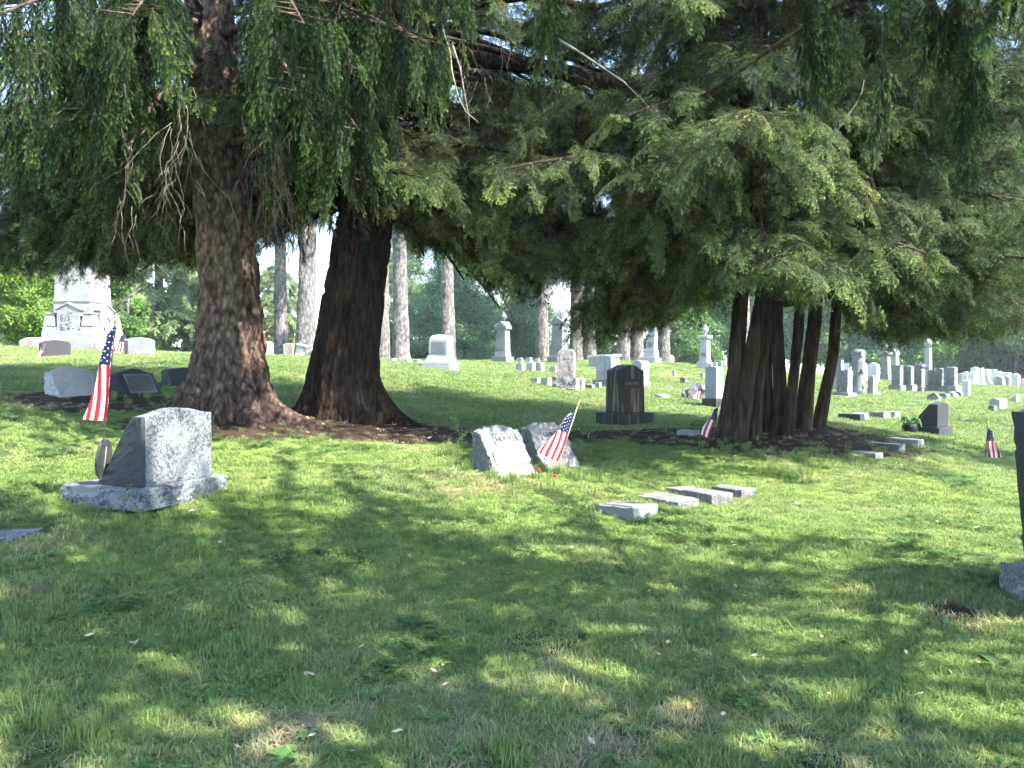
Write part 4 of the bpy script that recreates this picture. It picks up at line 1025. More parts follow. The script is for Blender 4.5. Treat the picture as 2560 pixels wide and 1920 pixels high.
# pair of slanted stones at centre
def slant_stone(label, px, d, th, mat, name, letter, seed, tilt=(0, 0)):
    s = place('slant_headstone', label, GS, px, d, th, .56, .5, tilt=tilt)
    H, W, D, SL = .46, .54, .42, .30
    def fn(u, v, w):
        yf = -D / 2 + SL * v; yb = D / 2; dr = .055 * TOPS['soft'](u * 1.0) + .02 * noise3(u * 9.0, seed, w * 4)
        return (u * W * (1 - .03 * v), yf + (yb - yf) * (w + .5), -.05 + v * (H + .05 - float(dr)))
    P, F = boxgrid(20, 10, 14, fn, (.0, .020, .016, .02), 16, seed)
    body = mesh_obj('tablet', P, F, [mat, M['granite_rock']], s)
    fi = np.zeros(len(F), int)
    for i, f in enumerate(F):
        c = P[list(f)].mean(0)
        if abs(c[0]) > W * .455 or c[1] > D * .35: fi[i] = 1
    body.data.polygons.foreach_set('material_index', fi.astype(np.int32))
    ang = math.atan2(SL, H + .05); rx = math.pi / 2 - ang
    def on(x, v, off=.006): return (x, -D / 2 + SL * v - off * math.cos(ang), -.05 + v * (H + .05) + off * math.sin(ang))
    def slab(nm, x, v, w, h, t, m_):
        P_, F_ = boxgrid(1, 1, 1, lambda u, vv, ww: (u * w, (vv - .5) * h, ww * t)); return mesh_obj(nm, P_, F_, m_, s, loc=on(x, v, t * .5 + .002), rot=(rx, 0, 0))
    fr = M['granite_rock'] if False else mat
    for (x, v, w, h) in [(0, .865, .26, .008), (0, .655, .26, .008), (-.13, .76, .008, .12), (.13, .76, .008, .12)]: slab('panel_frame', x, v, w, h, .005, mat)
    for (x, v, w, h) in [(-.115, .40, .205, .17), (.115, .40, .205, .17)]: slab('panel', x, v, w, h, .005, mat)
    text('lettering', body, name, .078, on(0, .76, .006), (rx, 0, 0), letter)
    for x in (-.115, .115):
        text('lettering', body, '1871\n1943' if x < 0 else '1875\n1951', .045, on(x, .39, .009), (rx, 0, 0), letter, .002)
    return s
slant_stone('sunlit pale slant stone, nearer of the rock-edged pair at centre', 1262, 8.35, 41, M['slant_pale'], 'HUNT', M['letter_pale'], 4)
slant_stone('half-shaded grey slant stone behind the centre flag', 1378, 9.05, 43, M['slant_pale'], 'HUNT', M['letter'], 5)

# dark family stone under the crown
s = place('family_headstone', 'dark streaked family stone with arched top in the shade left of the stem cluster', GS, 1563, 14.4, 38, .86, .62)
block('base', s, .86, .34, .62, M['granite_streak'], -.08, res=(6, 4, 2), bev=.01)
block('tablet', s, .62, .86, .36, M['granite_streak'], .262, top='serp', drop=.10, taper=.06, res=(24, 2, 6), bev=.012)
P_, F_ = boxgrid(1, 1, 1, lambda u, v, w: (u * .36, -.182 + w * .012 + (v * .006), .70 + v * .17)); npn = mesh_obj('name_panel', P_, F_, M['granite_dark'], s)
text('lettering', npn, 'FORESTER', .066, (0, -.19, .785), (math.pi / 2, 0, 0), M['letter_raised'])

# low ledger markers in a row
for (px, d, th, W, H, D, mt, lb) in [(1568, 7.0, 50, .33, .075, .44, 'granite', 'low grey marker block with recessed top, nearest of the row on the lawn'),
        (1672, 7.6, 48, .30, .06, .50, 'granite_rock', 'low rock-faced marker, second in the row on the lawn'),
        (1748, 7.95, 48, .30, .09, .62, 'granite_rock', 'low pale marker, third in the row on the lawn'), (1835, 8.35, 48, .22, .07, .40, 'granite_rock', 'small low marker, farthest in the row on the lawn')]:
    s = place('low_marker', lb, GS, px, d, th, W, D, 'low markers in a row on the open lawn', tilt=(random.uniform(-3, 3), random.uniform(-3, 3)))
    block('block', s, W, H + .06, D, M[mt], -.06, rough=(.010, .010, .003, .010), res=(10, 12, 4), bev=.007, seed=px)
    if mt == 'granite': block('raised_field', s, W * .72, .008, D * .74, M['granite'], H + .0, res=(1, 1, 1), bev=.003)

# stone cut by the right edge
s = place('family_headstone', 'tall dark rough granite stone on a broad base cut by the right edge', GS, 2818, 4.75, 40, 1.0, .9)
block('base', s, .9, .26, .92, M['granite_rock'], -.06, rough=(.014, .014, .0, .014), res=(14, 14, 5), bev=.012, seed=7)
block('tablet', s, .62, 1.08, .56, M['granite_dark'], .20, x0=-.06, y0=.06, top='serp', drop=.09, rough=(.012, .014, .010, .012), res=(16, 12, 22), taper=-.26, dtaper=-.12, bev=.012, seed=8)

# dark slant stone and pot at right
s = place('slant_headstone', 'dark brownish slant stone seen from its side at right, beside a black pot', GS, 2325, 15.2, 62, .5, .62)
block('base', s, .46, .27, .62, M['granite_dark'], -.08, res=(2, 2, 2), bev=.01)
block('tablet', s, .40, .47, .52, M['granite_dark'], .192, back=.36, res=(4, 4, 6), bev=.012, top='serp', drop=.04)
pg = gp(2277, 14.6)
pot = tag(empty('flower_pot', tuple(pg)), 'round black pot with a drooping leafy plant beside the dark slant stone', 'pot')
lathe('pot', pot, [(.09, -.02), (.12, .02), (.135, .14), (.13, .20), (.12, .21), (.11, .19), (.02, .18)], M['black'])
Bp = TriBag(); rr = np.random.RandomState(5)
for i in range(14):
    a = rr.uniform(0, 6.28); pts = [np.array([math.cos(a) * q * .2, math.sin(a) * q * .2, .19 + .46 * q - .44 * q * q * rr.uniform(.7, 1.2)]) for q in np.linspace(0, 1, 6)]; sd = np.array([-math.sin(a), math.cos(a), 0])
    for j in range(5):
        w0, w1 = .035 * math.sin(math.pi * (j + .3) / 5.6), .035 * math.sin(math.pi * (j + 1.3) / 5.8); i0 = len(Bp.v)
        Bp.v += [pts[j] - sd * w0, pts[j] + sd * w0, pts[j + 1] + sd * w1, pts[j + 1] - sd * w1]; Bp.f.append((i0, i0 + 1, i0 + 2, i0 + 3))
mesh_obj('plant', np.array(Bp.v), Bp.f, M['weed'], pot)

# stones by the left tree
s = place('slant_headstone', 'pale rough slant stone with branch shadows, left of the dark plaque stone', GS, 186, 11.4, 28, .62, .44)
block('tablet', s, .62, .44, .44, M['marble'], -.06, top='soft', drop=.09, slant=.26, rough=(.01, .02, .014, .02), res=(18, 8, 10), seed=12)
s = place('slant_headstone', 'dark slant stone with a bronze plaque at the foot of the spruce', GS, 342, 11.9, 34, .60, .44)
block('tablet', s, .62, .44, .46, M['granite_dark'], -.06, top='serp', drop=.07, slant=.30, rough=(0, .016, .006, .014), res=(18, 8, 10), seed=13)
ang = math.atan2(.30, .44)
P_, F_ = boxgrid(1, 1, 1, lambda u, v, w: (u * .38, (v - .5) * .27, w * .014)); mesh_obj('plaque', P_, F_, M['bronze_plate'], s, loc=(0, -.23 + .30 * .5 - .012 * math.cos(ang), .16 + .012 * math.sin(ang)), rot=(math.pi / 2 - ang, 0, 0))
P_, F_ = boxgrid(1, 1, 1, lambda u, v, w: (u * .44, (v - .5) * .33, w * .008)); mesh_obj('plaque_frame', P_, F_, M['granite'], s, loc=(0, -.23 + .30 * .5 - .004 * math.cos(ang), .16 + .004 * math.sin(ang)), rot=(math.pi / 2 - ang, 0, 0))
s = place('slant_headstone', 'dark grey stone half hidden by the left root of the spruce', GS, 462, 13.6, 30, .6, .4)
block('tablet', s, .62, .42, .40, M['granite_dark'], -.06, top='soft', drop=.05, slant=.2, rough=(0, .012, .008, .012), res=(14, 6, 8), seed=14)
for (px, d, mt, lb, th) in [(138, 20, 'granite_dark', 'dark blue-grey rounded stone in front of the obelisk', 14), (350, 20.2, 'granite', 'light grey rounded stone right of the obelisk plinth', 18)]:
    s = place('upright_headstone', lb, GS, px, d, th, .66, .3); block('tablet', s, .66, .52, .26, M[mt], -.06, top='round', drop=.10, res=(20, 2, 5), rough=(0, .006, .006, 0), bev=.015)

# ------------------------------------------------------------------ the obelisk
s = place('obelisk_monument', 'tall pale granite obelisk with carved shield panels on a stained plinth', 'monument', 210, 28.6, -31, 2.3, 2.3); s.scale = (.93, .93, .74)
U = 3.05
block('plinth', s, U, .48, U, M['obelisk_stain'], -.08, res=(2, 2, 2), bev=.02)
block('plinth_top', s, U, .16, U, M['obelisk'], .402, taper=.12, dtaper=.12, res=(1, 1, 1), bev=.01)
block('step', s, 2.02, .30, 2.02, M['obelisk'], .564, res=(1, 1, 1), bev=.02)
block('die', s, 1.44, 1.36, 1.44, M['obelisk'], .866, taper=.0, res=(1, 1, 1), bev=.02)
for a in range(4):
    r = a * math.pi / 2; R4 = Matrix.Rotation(r, 4, 'Z')
    def add(nm, P, F, mt):
        P = np.array([tuple(R4 @ Vector(p)) for p in P]); return mesh_obj(nm, P, F, mt, s)
    P, F = boxgrid(12, 1, 2, lambda u, v, w: (u * .86, -.80 + w * .30, .57 + v * (1.58 - .26 * TOPS['peak'](u)))); pn = add('shield_panel', P, F, M['obelisk'])
    P, F = boxgrid(12, 1, 1, lambda u, v, w: (u * 1.0, -.82 + w * .34, 2.152 - .30 * TOPS['peak'](u) + v * .06)); add('gable', P, F, M['obelisk']).parent = pn
    rr = np.random.RandomState(a)      # carved relief: wreath / trophy built of small raised lobes
    Vv = []; Ff = []
    for k in range(22):
        if a % 2 == 0: x = .16 * math.sin(k * 1.9) * (1 - .35 * (k / 22)); z = .85 + .95 * k / 22
        else: t = k / 22 * 6.28; x = .20 * math.cos(t); z = 1.22 + .36 * math.sin(t)
        Pk, Fk = boxgrid(2, 1, 2, lambda u, v, w: (x + (u * (.16 if a % 2 == 0 else .11)) * math.cos(k) - (v - .5) * .10 * math.sin(k), -.965 + w * .07, z + (v - .5) * .12 * math.cos(k) + u * .1 * math.sin(k)))
        i0 = len(Vv); Vv += [tuple(q) for q in Pk]; Ff += [tuple(i0 + j for j in f) for f in Fk]
    add('carved_relief', Vv, Ff, M['obelisk']).parent = pn
    c = math.radians(45)
    P, F = boxgrid(1, 1, 6, lambda u, v, w: ((.58 + .16) + u * (.44 - .14 * v * v), -(.58 + .16) + w * (.44 - .14 * v * v), 1.10 + v * .56)); add('corner_block', P, F, M['obelisk'])
    P, F = boxgrid(1, 1, 1, lambda u, v, w: (.72 + u * .52, -.72 + w * .52, .866 + v * .20)); add('corner_block', P, F, M['obelisk'])
    P, F = boxgrid(1, 1, 1, lambda u, v, w: (.73 + u * .40, -.73 + w * .40, 1.662 + v * .08)); add('corner_cap', P, F, M['obelisk'])
block('neck', s, 1.48, .04, 1.48, M['granite'], 2.228, res=(1, 1, 1), bev=.004)
block('shaft', s, 1.42, 9.4, 1.42, M['obelisk'], 2.270, taper=.34, dtaper=.34, res=(1, 1, 4), bev=.02)
P, F = boxgrid(1, 1, 1, lambda u, v, w: (u * .93 * (1 - .99 * v), w * .93 * (1 - .99 * v), 11.672 + v * .9)); mesh_obj('pyramidion', P, F, M['obelisk'], s)

# domed white monument
s = place('domed_monument', 'domed white monument with grey panels and stepped base on the ridge', 'monument', 1101, 27.0, -28, 1.1, 1.1)
block('base', s, 1.02, .30, .86, M['granite_white'], -.06, res=(1, 1, 1), bev=.012)
block('step', s, .84, .20, .70, M['granite_white'], .242, taper=.14, dtaper=.14, res=(2, 2, 3), bev=.012)
def dome(u, v, w):
    k = 1.0; z = .444 + v * .72
    if v > .70: f = (v - .70) / .30; k = math.sqrt(max(.02, 1 - f * f * .93)); z = .444 + .72 * (.70 + .30 * math.sin(f * 1.2) / math.sin(1.2) * .95)
    return (u * .66 * k, w * .54 * k, z)
P, F = boxgrid(8, 8, 12, dome); o = mesh_obj('die', P, F, M['granite_white'], s, smooth=False)
P, F = boxgrid(1, 1, 1, lambda u, v, w: (u * .50, -.272 + w * .01, .50 + v * .40)); mesh_obj('panel', P, F, M['granite'], s)
P, F = boxgrid(1, 1, 1, lambda u, v, w: (.332 + w * .01, u * .40, .50 + v * .40)); mesh_obj('panel', P, F, M['granite'], s)

def shaft_monument(label, px, d, th, bw, mat, h_base, h_step, h_shaft, ws, cap='gable', finial=None, stained=None, group='shaft monuments on the ridge'):
    s = place('shaft_monument', label, 'monument', px, d, th, bw, bw, group)
    mt = M[mat]; bm = M[stained or mat]
    block('base', s, bw, h_base + .06, bw, bm, -.06, res=(1, 1, 1), bev=.01)
    block('step', s, bw * .78, h_step, bw * .78, mt, h_base + .002, taper=.12, dtaper=.12, res=(1, 1, 1), bev=.01)
    z = h_base + h_step + .004
    block('shaft', s, ws, h_shaft, ws, mt, z, taper=.14, dtaper=.14, res=(1, 1, 1), bev=.008); z += h_shaft + .002
    P, F = boxgrid(1, 1, 1, lambda u, v, w: (u * ws * .6, -ws * .5 + .03 + w * .012 - .028 + .04 * v, z - h_shaft * .9 + v * h_shaft * .6)); mesh_obj('inscription_panel', P, F, M['granite'], s)
    if cap == 'gable':
        block('cornice', s, ws * 1.12, .08, ws * 1.12, mt, z, res=(1, 1, 1), bev=.005)
        for r in (0, math.pi / 2):
            P, F = boxgrid(8, 1, 1, lambda u, v, w: (u * ws * 1.14, w * ws * 1.15, .082 + v * (.30 - .26 * TOPS['peak'](u))))
            R4 = Matrix.Rotation(r, 4, 'Z'); mesh_obj('gable', np.array([tuple(R4 @ Vector(p)) for p in P]), F, mt, s, loc=(0, 0, z + r * .002))
        z += .34
    elif cap == 'flat':
        block('cornice', s, ws * 1.35, .16, ws * 1.35, mt, z, res=(1, 1, 1), bev=.02); z += .16
    elif cap == 'point':
        P, F = boxgrid(1, 1, 1, lambda u, v, w: (u * ws * .86 * (1 - .97 * v), w * ws * .86 * (1 - .97 * v), z + v * ws * .9)); mesh_obj('pyramidion', P, F, mt, s)
    if finial == 'urn': lathe('urn', s, [(.10, 0), (.05, .05), (.05, .1), (.15, .22), (.17, .32), (.10, .4), (.12, .43), (.03, .5), (.01, .56)], mt, (0, 0, z))
    if finial == 'spire':
        P, F = boxgrid(1, 1, 3, lambda u, v, w: (u * ws * .72 * (1 - .93 * v ** 1.3), w * ws * .72 * (1 - .93 * v ** 1.3), z - .12 + v * .62)); mesh_obj('spire', P, F, mt, s)
    if finial == 'ball': lathe('ball', s, [(.05, 0), (.05, .06), (.12, .1), (.17, .2), (.17, .27), (.12, .37), (.03, .43)], mt, (0, 0, z))
    if finial == 'draped': lathe('draped_urn', s, [(.18, 0), (.2, .1), (.17, .3), (.22, .42), (.16, .55), (.08, .62)], mt, (0, 0, z))
    return s
shaft_monument('slender grey shaft with gabled cap and finial left of the second shaft', 1257, 40, -30, .82, 'granite', .30, .26, 1.1, .56, 'gable', 'urn')
shaft_monument('taller gabled shaft with pointed top behind the brown stained tablet', 1397, 41, -22, .9, 'granite', .30, .28, 1.35, .66, 'gable', 'spire')
shaft_monument('white pedestal monument with a flared base among the trunks', 1627, 42, -28, .82, 'granite_white', .26, .40, 1.3, .46, 'flat', 'draped')
shaft_monument('pale shaft monument just left of the blue-grey stone', 1762, 40, -25, .62, 'marble', .34, .18, 1.0, .42, 'flat', 'urn')
shaft_monument('layered white monument glimpsed between the dark stems', 1928, 33, -25, .8, 'marble', .3, .3, 1.2, .55, 'flat')
shaft_monument('grey shaft with wide cap standing behind the rough tablets at right', 2215, 46, -25, .56, 'granite', .30, .20, .95, .44, 'flat', 'urn')
shaft_monument('white urn-topped shaft behind the first rough tablet at right', 2238, 47, -25, .5, 'marble', .3, .25, .95, .36, 'gable', 'urn')
shaft_monument('slim greenish shaft topped by a ball at right', 2322, 36, -28, .5, 'granite_white', .3, .4, 1.1, .24, 'none', 'ball')

# brown-stained tablet on a rock base
s = place('upright_headstone', 'brown-stained marble tablet with rounded shoulders on a rock base', GS, 1415, 24, -14, .8, .6)
block('base', s, .74, .42, .52, M['granite_rock'], -.06, rough=(.03, .03, .02, .03), res=(12, 8, 6), seed=21, freq=6, bev=0)
block('tablet', s, .52, .86, .22, M['marble_pink'], .352, top='cut', drop=.10, rough=(.012, .012, .01, .01), res=(18, 5, 16), seed=22, freq=9, bev=.006)
for i, (px, d, sz, lb) in enumerate([(1430, 22.6, .26, 'broken pale rock fragment in front of the brown stained tablet'), (1402, 22.9, .16, 'small pale rock at the left foot of the brown stained tablet')]):
    s = place('rock', lb, 'rock', px, d, 20, sz, sz); block('lump', s, sz, sz * .55, sz * .7, M['granite_rock'], -.05, rough=(.04, .04, .04, .04), res=(7, 6, 5), seed=30 + i, freq=7, bev=0)

def tablet(label, px, d, th, W, H, D, mat, top='flat', drop=.05, base=None, bmat=None, rough=None, tilt=(0, 0), group=None, name='upright_headstone', res=None, taper=0.0, freq=14.0, bev=.006, cap=None):
    bw, bh, bd = base if base else (W, 0, D)
    s = place(name, label, GS, px, d, th, bw, bd, group, 0, tilt)
    if base: block('base', s, bw, bh + .06, bd, M[bmat or mat], -.06, rough=(.015, .015, 0, .015) if 'rock' in (bmat or mat) else (0, 0, 0, 0), res=(8, 6, 4) if 'rock' in (bmat or mat) else (1, 1, 1), seed=px * .1, bev=bev)
    z0 = bh + .002 if base else -.06
    block('tablet', s, W, H + (0 if base else .06), D, M[mat], z0, top=top, drop=drop, rough=rough or (0, 0, 0, 0), res=res or ((10, 3, 8) if rough else None), seed=px * .37, taper=taper, freq=freq, bev=bev)
    if cap: block('cap', s, W * 1.12, cap, D * 1.15, M[mat], z0 + H + .002, rough=(.008, .008, .008, .008), res=(4, 3, 2), bev=bev)
    return s
RK = (.014, .014, .012, .014)
# rows of small stones on the ridge
for (px, d, W, H, lb) in [(1300, 39.5, .26, .26, 'leftmost small block in the top row beside the slender gabled shaft'), (1323, 39.6, .26, .27, 'middle small block in the top row beside the slender gabled shaft'), (1343, 39.8, .24, .24, 'rightmost small block in the top row, by the conifer trunk')]:
    tablet(lb, px, d, -35, W, H, .18, 'marble', 'round', .03, group='small blocks on the ridge')
for (px, d, W, H, tl, lb) in [(1301, 32, .30, .30, 0, 'leftmost small block of the lower row on the slope'), (1328, 32, .30, .38, 0, 'taller small block, second in the lower row on the slope'), (1351, 32, .30, .36, 9, 'tilted small block, third in the lower row on the slope'), (1385, 31.5, .26, .28, 0, 'small block just left of the brown stained tablet')]:
    tablet(lb, px, d, -35, W, H, .2, 'marble', 'flat', 0, tilt=(0, -tl), group='small blocks on the ridge')
tablet('low pale block in the shadow edge left of the brown stained tablet', 1338, 25.3, -35, .26, .20, .18, 'marble_streak'); tablet('low squarish block at the shadow edge, nearest the brown stained tablet', 1366, 25, -35, .28, .26, .2, 'marble')
tablet('squat pale block right behind the brown stained tablet', 1451, 25, -30, .24, .34, .18, 'marble', 'soft', .03)
tablet('low rough kerb stone right of the brown stained tablet', 1475, 25.2, -30, .26, .14, .2, 'granite_rock', rough=RK)
tablet('small square marker far right of the brown stained tablet', 1496, 25.4, -30, .16, .2, .16, 'marble')
tablet('streaked marble tablet partly behind the dark family stone', 1516, 26, -30, .56, .78, .28, 'marble_streak', 'soft', .05, (.74, .26, .48), 'granite_rock', rough=(.006, .01, .01, .006))
s = place('ledger_tomb', 'wide low tomb with weathered yellowish top behind the dark family stone', 'tomb', 1512, 37, -28, 1.3, .9); block('chest', s, 1.2, .50, .8, M['marble_pink'], -.06, res=(1, 1, 1)); block('lid', s, 1.34, .12, .94, M['marble'], .442, res=(1, 1, 1), bev=.02)
s = place('upright_headstone', 'leaning white slab with arched top and flared foot behind the dark family stone', GS, 1600, 27.8, -42, .5, .5, tilt=(0, 3))
block('base', s, .56, .22, .56, M['marble'], -.06, taper=.15, rough=RK, res=(6, 6, 3)); block('tablet', s, .42, .72, .42, M['bluestone'], .162, top='round', drop=.12, res=(14, 1, 4), bev=.015)
tablet('small upright marker alone on the far green slope', 1685, 33, -30, .15, .26, .10, 'marble', 'soft', .02); tablet('rough little stone on the far green slope', 1709, 30, -30, .22, .22, .14, 'granite_rock', rough=(.02,) * 4)
tablet('tiny square marker left of the blue-grey stone', 1757, 33, -30, .14, .18, .12, 'marble'); tablet('flat pale stone lying on the far slope', 1672, 27, -20, .2, .07, .2, 'marble')
tablet('flat pale ledger stone lying in front of the rock cairn', 1655, 21.5, 30, .24, .10, .4, 'marble', rough=RK)
for i, px in enumerate((1776, 1790, 1802)): tablet(['first', 'second', 'third'][i] + ' of three white tablets lined up above the blue-grey stone', px, 38 + i * 2, -30, .18, .38, .1, 'marble', 'soft', .03)
s = tablet('blue-grey stone with arched top and dark base close left of the stem cluster', 1786, 19.8, -38, .34, .80, .30, 'bluestone', 'round', .06, (.44, .20, .40), 'granite_dark')
s = place('rock_cairn', 'mound of rough grey rocks with a small flag, left of the blue-grey stone', 'rock', 1740, 21.8, 10, .5, .5); block('boulder', s, .50, .50, .42, M['granite_rock'], -.06, top='peak', drop=.20, rough=(.05,) * 4, res=(9, 7, 8), seed=41, freq=6, bev=0); block('boulder', s, .26, .20, .26, M['granite_rock'], -.06, x0=-.24, y0=-.08, rough=(.04,) * 4, res=(6, 6, 5), seed=42, freq=7, bev=0)
s = place('rock', 'rough grey rock between the cairn and the blue-grey stone', 'rock', 1763, 22.2, 10, .3, .3); block('boulder', s, .22, .40, .22, M['granite_rock'], -.06, rough=(.04,) * 4, res=(6, 5, 8), seed=43, freq=7, bev=0)

# stones left of the hemlock trunk
tablet('white clipped-corner tablet right beside the spruce trunk', 668, 32.5, 18, .50, .64, .12, 'marble', 'cut', .10)
tablet('low pinkish tablet in front of the slim conifer trunk', 722, 34, -20, .42, .60, .12, 'marble_pink', 'soft', .05)
s = place('draped_monument', 'leaning draped marble stone at the foot of the thick pale conifer', 'monument', 748, 33.5, -25, .5, .4, tilt=(0, 10)); block('tablet', s, .34, .70, .2, M['marble'], -.06, top='peak', drop=.22, rough=(.02,) * 4, res=(8, 4, 8), seed=51); block('cap', s, .5, .08, .26, M['marble'], .50, x0=.06, res=(2, 1, 1), bev=.01)
tablet('low white block just right of the dark hemlock trunk', 975, 31, -30, .40, .16, .3, 'marble', 'slope', .06); tablet('low white block in front of the grey speckled conifer trunk', 1013, 31, -30, .42, .15, .3, 'marble', 'slope', .06); tablet('tiny white block left of the domed monument', 1043, 31, -30, .2, .16, .2, 'marble')

# stones right of the stem cluster
tablet('smooth-sided grey tablet on a lichened base right of the stem cluster', 2112, 27, -38, .40, .74, .30, 'granite_rock', 'flat', 0, (.60, .16, .5), 'granite_rock', rough=(.02, 0, .004, .01))
s = place('upright_headstone', 'tall grey slab on a ledge behind the smooth-sided tablet', GS, 2098, 31, -30, .5, .4); block('base', s, .54, .55, .44, M['marble'], -.06, res=(1, 1, 1)); block('tablet', s, .34, .66, .2, M['granite'], .492, res=(1, 1, 1))
s = place('tree_trunk_monument', 'tall rough monument carved like a tree trunk right of the stem cluster', 'monument', 2146, 29, -28, .6, .5); lathe('carved_trunk', s, [(.30, -.06), (.27, .2), (.24, .5), (.235, 1.0), (.22, 1.5), (.21, 1.62), (.05, 1.64)], M['granite_rock'], n=18)
for k in range(7): block('carved_branch', s, .14, .14, .14, M['granite_rock'], .2 + k * .2, x0=.2 * math.cos(k * 2.2), y0=-.2 * abs(math.sin(k * 2.2)) - .02, rough=(.03,) * 4, res=(4, 4, 4), seed=60 + k, bev=0)
tablet('short white-sided tablet on a thin base right of the tree-trunk monument', 2182, 29, -36, .24, .62, .22, 'granite_white', 'soft', .03, (.42, .07, .40), 'marble', rough=(.012, 0, .01, .01))
for (px, d, W, H, top, dr, bs, cap, lb) in [
    (2244, 33, .36, .76, 'flat', .0, (.52, .22, .42), .05, 'first rough tablet with flat cap in the row right of the capped shaft'),
    (2271, 33.3, .36, .78, 'soft', .03, (.56, .26, .42), None, 'second rough tablet in the row, with a notched top'),
    (2299, 33.6, .36, .80, 'peak', .10, (.50, .20, .42), .12, 'third tablet in the row, with an urn-like top'),
    (2332, 34, .34, .72, 'slope', .12, (.56, .24, .42), None, 'fourth rough tablet, with a slanting top below the ball shaft'),
    (2350, 33.6, .34, .84, 'soft', .03, (.42, .14, .36), None, 'slim tablet just left of the wide rough tablet'),
    (2378, 33, .44, .78, 'soft', .02, (.66, .28, .5), None, 'wide rough tablet on a broad base, last of the row')]:
    tablet(lb, px, d, -32, W, H, .26, 'granite_rock', top, dr, bs, 'granite_rock', rough=(.022, .004, .012, .012), group='rough tablets in a row at right', cap=cap)
tablet('narrow white stele with carved letters right of the wide rough tablet', 2417, 30, -30, .24, .60, .14, 'marble_white', 'flat', 0, rough=(.006, 0, 0, 0), cap=.05)
for i, (px, sz, lb) in enumerate([(2338, .36, 'leftmost rough rock in the line of rocks at right'), (2360, .32, 'second rough rock in the line of rocks at right'), (2378, .36, 'third rough rock in the line of rocks at right'), (2395, .34, 'last rough rock in the line, below the wide tablet')]):
    s = place('rock', lb, 'rock', px, 26 + i * 1.2, -20, sz, sz, 'line of rough rocks at right'); block('boulder', s, sz, sz * .9, sz * .8, M['granite_rock'], -.08, top='peak', drop=sz * .3, rough=(.045,) * 4, res=(7, 6, 6), seed=70 + i * 3, freq=6, bev=0)
for (px, d, W, H, top, lb) in [(2438, 50, .42, 1.0, 'soft', 'tallest white tablet of the far row at right'), (2452, 50.5, .34, .95, 'flat', 'white tablet second in the far row at right'), (2430, 48, .4, .62, 'round', 'short rounded white stone at the left end of the far row'), (2467, 51, .40, .90, 'soft', 'white tablet in the middle of the far row at right'),
        (2481, 51.5, .34, .92, 'flat', 'dark-faced tablet in the far row at right'), (2495, 50.5, .36, .8, 'round', 'small arched white stone in the far row at right'), (2512, 49, .56, .72, 'flat', 'broad blue-faced stone at the right end of the far row'), (2413, 52, .3, .7, 'round', 'pale rounded stone far behind the narrow stele')]:
    tablet(lb, px, d, -30, W, H, .26, 'marble_white', top, .1, (W * 1.3, .12, .4), 'marble_white', group='far row of white stones at right')
tablet('white double slant stone on the sunny slope at far right', 2497, 22.2, -35, .30, .32, .30, 'marble', 'soft', .05, rough=(.008,) * 4); tablet('low dark-fronted stone at the left foot of the white double slant stone', 2484, 21.6, -35, .16, .16, .16, 'granite_rock', rough=(.015,) * 4)
tablet('pale wedge stone near the right edge of the far slope', 2539, 25.5, -35, .22, .26, .2, 'marble', 'slope', .14, rough=(.008,) * 4)
s = place('rock', 'pale flat rock by a grass clump on the right slope', 'rock', 2421, 18.2, 10, .3, .2); block('boulder', s, .28, .16, .2, M['granite_rock'], -.06, top='soft', drop=.04, rough=(.02,) * 4, res=(8, 5, 4), seed=81, bev=0)
s = place('rock', 'small pale rock beside the tall edge stone at right', 'rock', 2523, 17.5, 10, .2, .2); block('boulder', s, .16, .14, .14, M['granite_rock'], -.06, rough=(.02,) * 4, res=(6, 5, 4), seed=82, bev=0)
for (px, d, W, D, H, mt, th, lb) in [(2130, 17.2, .20, .5, .16, 'granite_dark', 60, 'dark-sided low marker just right of the stem cluster'), (2152, 17.6, .2, .3, .16, 'marble', 50, 'white low marker beside the dark-sided one'), (2200, 18.4, .26, .4, .15, 'granite_rock', 55, 'rough low marker left of the dark slant stone'), (2232, 18.8, .2, .3, .15, 'marble', 55, 'pale low marker behind the black pot'),
        (2165, 10.9, .22, .40, .045, 'granite', 62, 'nearest low marker of the three in front of the dark slant stone'), (2215, 11.6, .20, .5, .055, 'granite_lichen', 62, 'middle low marker of the three in front of the dark slant stone'), (2264, 12.2, .20, .5, .07, 'marble_streak', 62, 'farthest low marker of the three in front of the dark slant stone'),
        (1724, 11.35, .22, .28, .06, 'bluestone', 52, 'flat blue-grey marker in the litter left of the stem cluster'), (15, 5.7, .3, .34, .005, 'granite_lichen', 40, 'flush grey marker in the grass at the far left')]:
    s = place('low_marker', lb, GS, px, d, th, W, D); block('block', s, W, H + .06, D, M[mt], -.06, rough=(.008, .008, .002, .008), res=(8, 8, 3), bev=.006, seed=px)

# dense far rows of small white stones on the sunny slope
rs_ = random.Random(55)
spots = []
for (x0, x1, d0, d1, n) in [(2100, 2200, 44, 50, 6), (2205, 2330, 52, 56, 8), (2335, 2560, 57, 62, 13), (2400, 2560, 66, 68, 10), (2150, 2400, 62, 66, 10), (2480, 2620, 44, 47, 6), (2300, 2560, 70, 74, 12), (2110, 2190, 38, 41, 4)]:
    for k in range(n): spots.append((x0 + (x1 - x0) * (k + rs_.uniform(.1, .9)) / n, d0 + (d1 - d0) * k / n + rs_.uniform(-.6, .6)))
for (px, d) in spots:
    tp = rs_.choice(['soft', 'flat', 'round', 'flat', 'peak']); W_ = rs_.uniform(.3, .55); H_ = rs_.uniform(.45, 1.0)
    s = place('white_headstone', 'small white stone among the dense rows on the far right slope', GS, px, d, -30, W_, .3, 'dense far rows of small white stones')
    block('tablet', s, W_, H_ + .1, .24, M[rs_.choice(['marble_white', 'marble_white', 'marble', 'marble_streak'])], -.1, top=tp, drop=.12, bev=0)

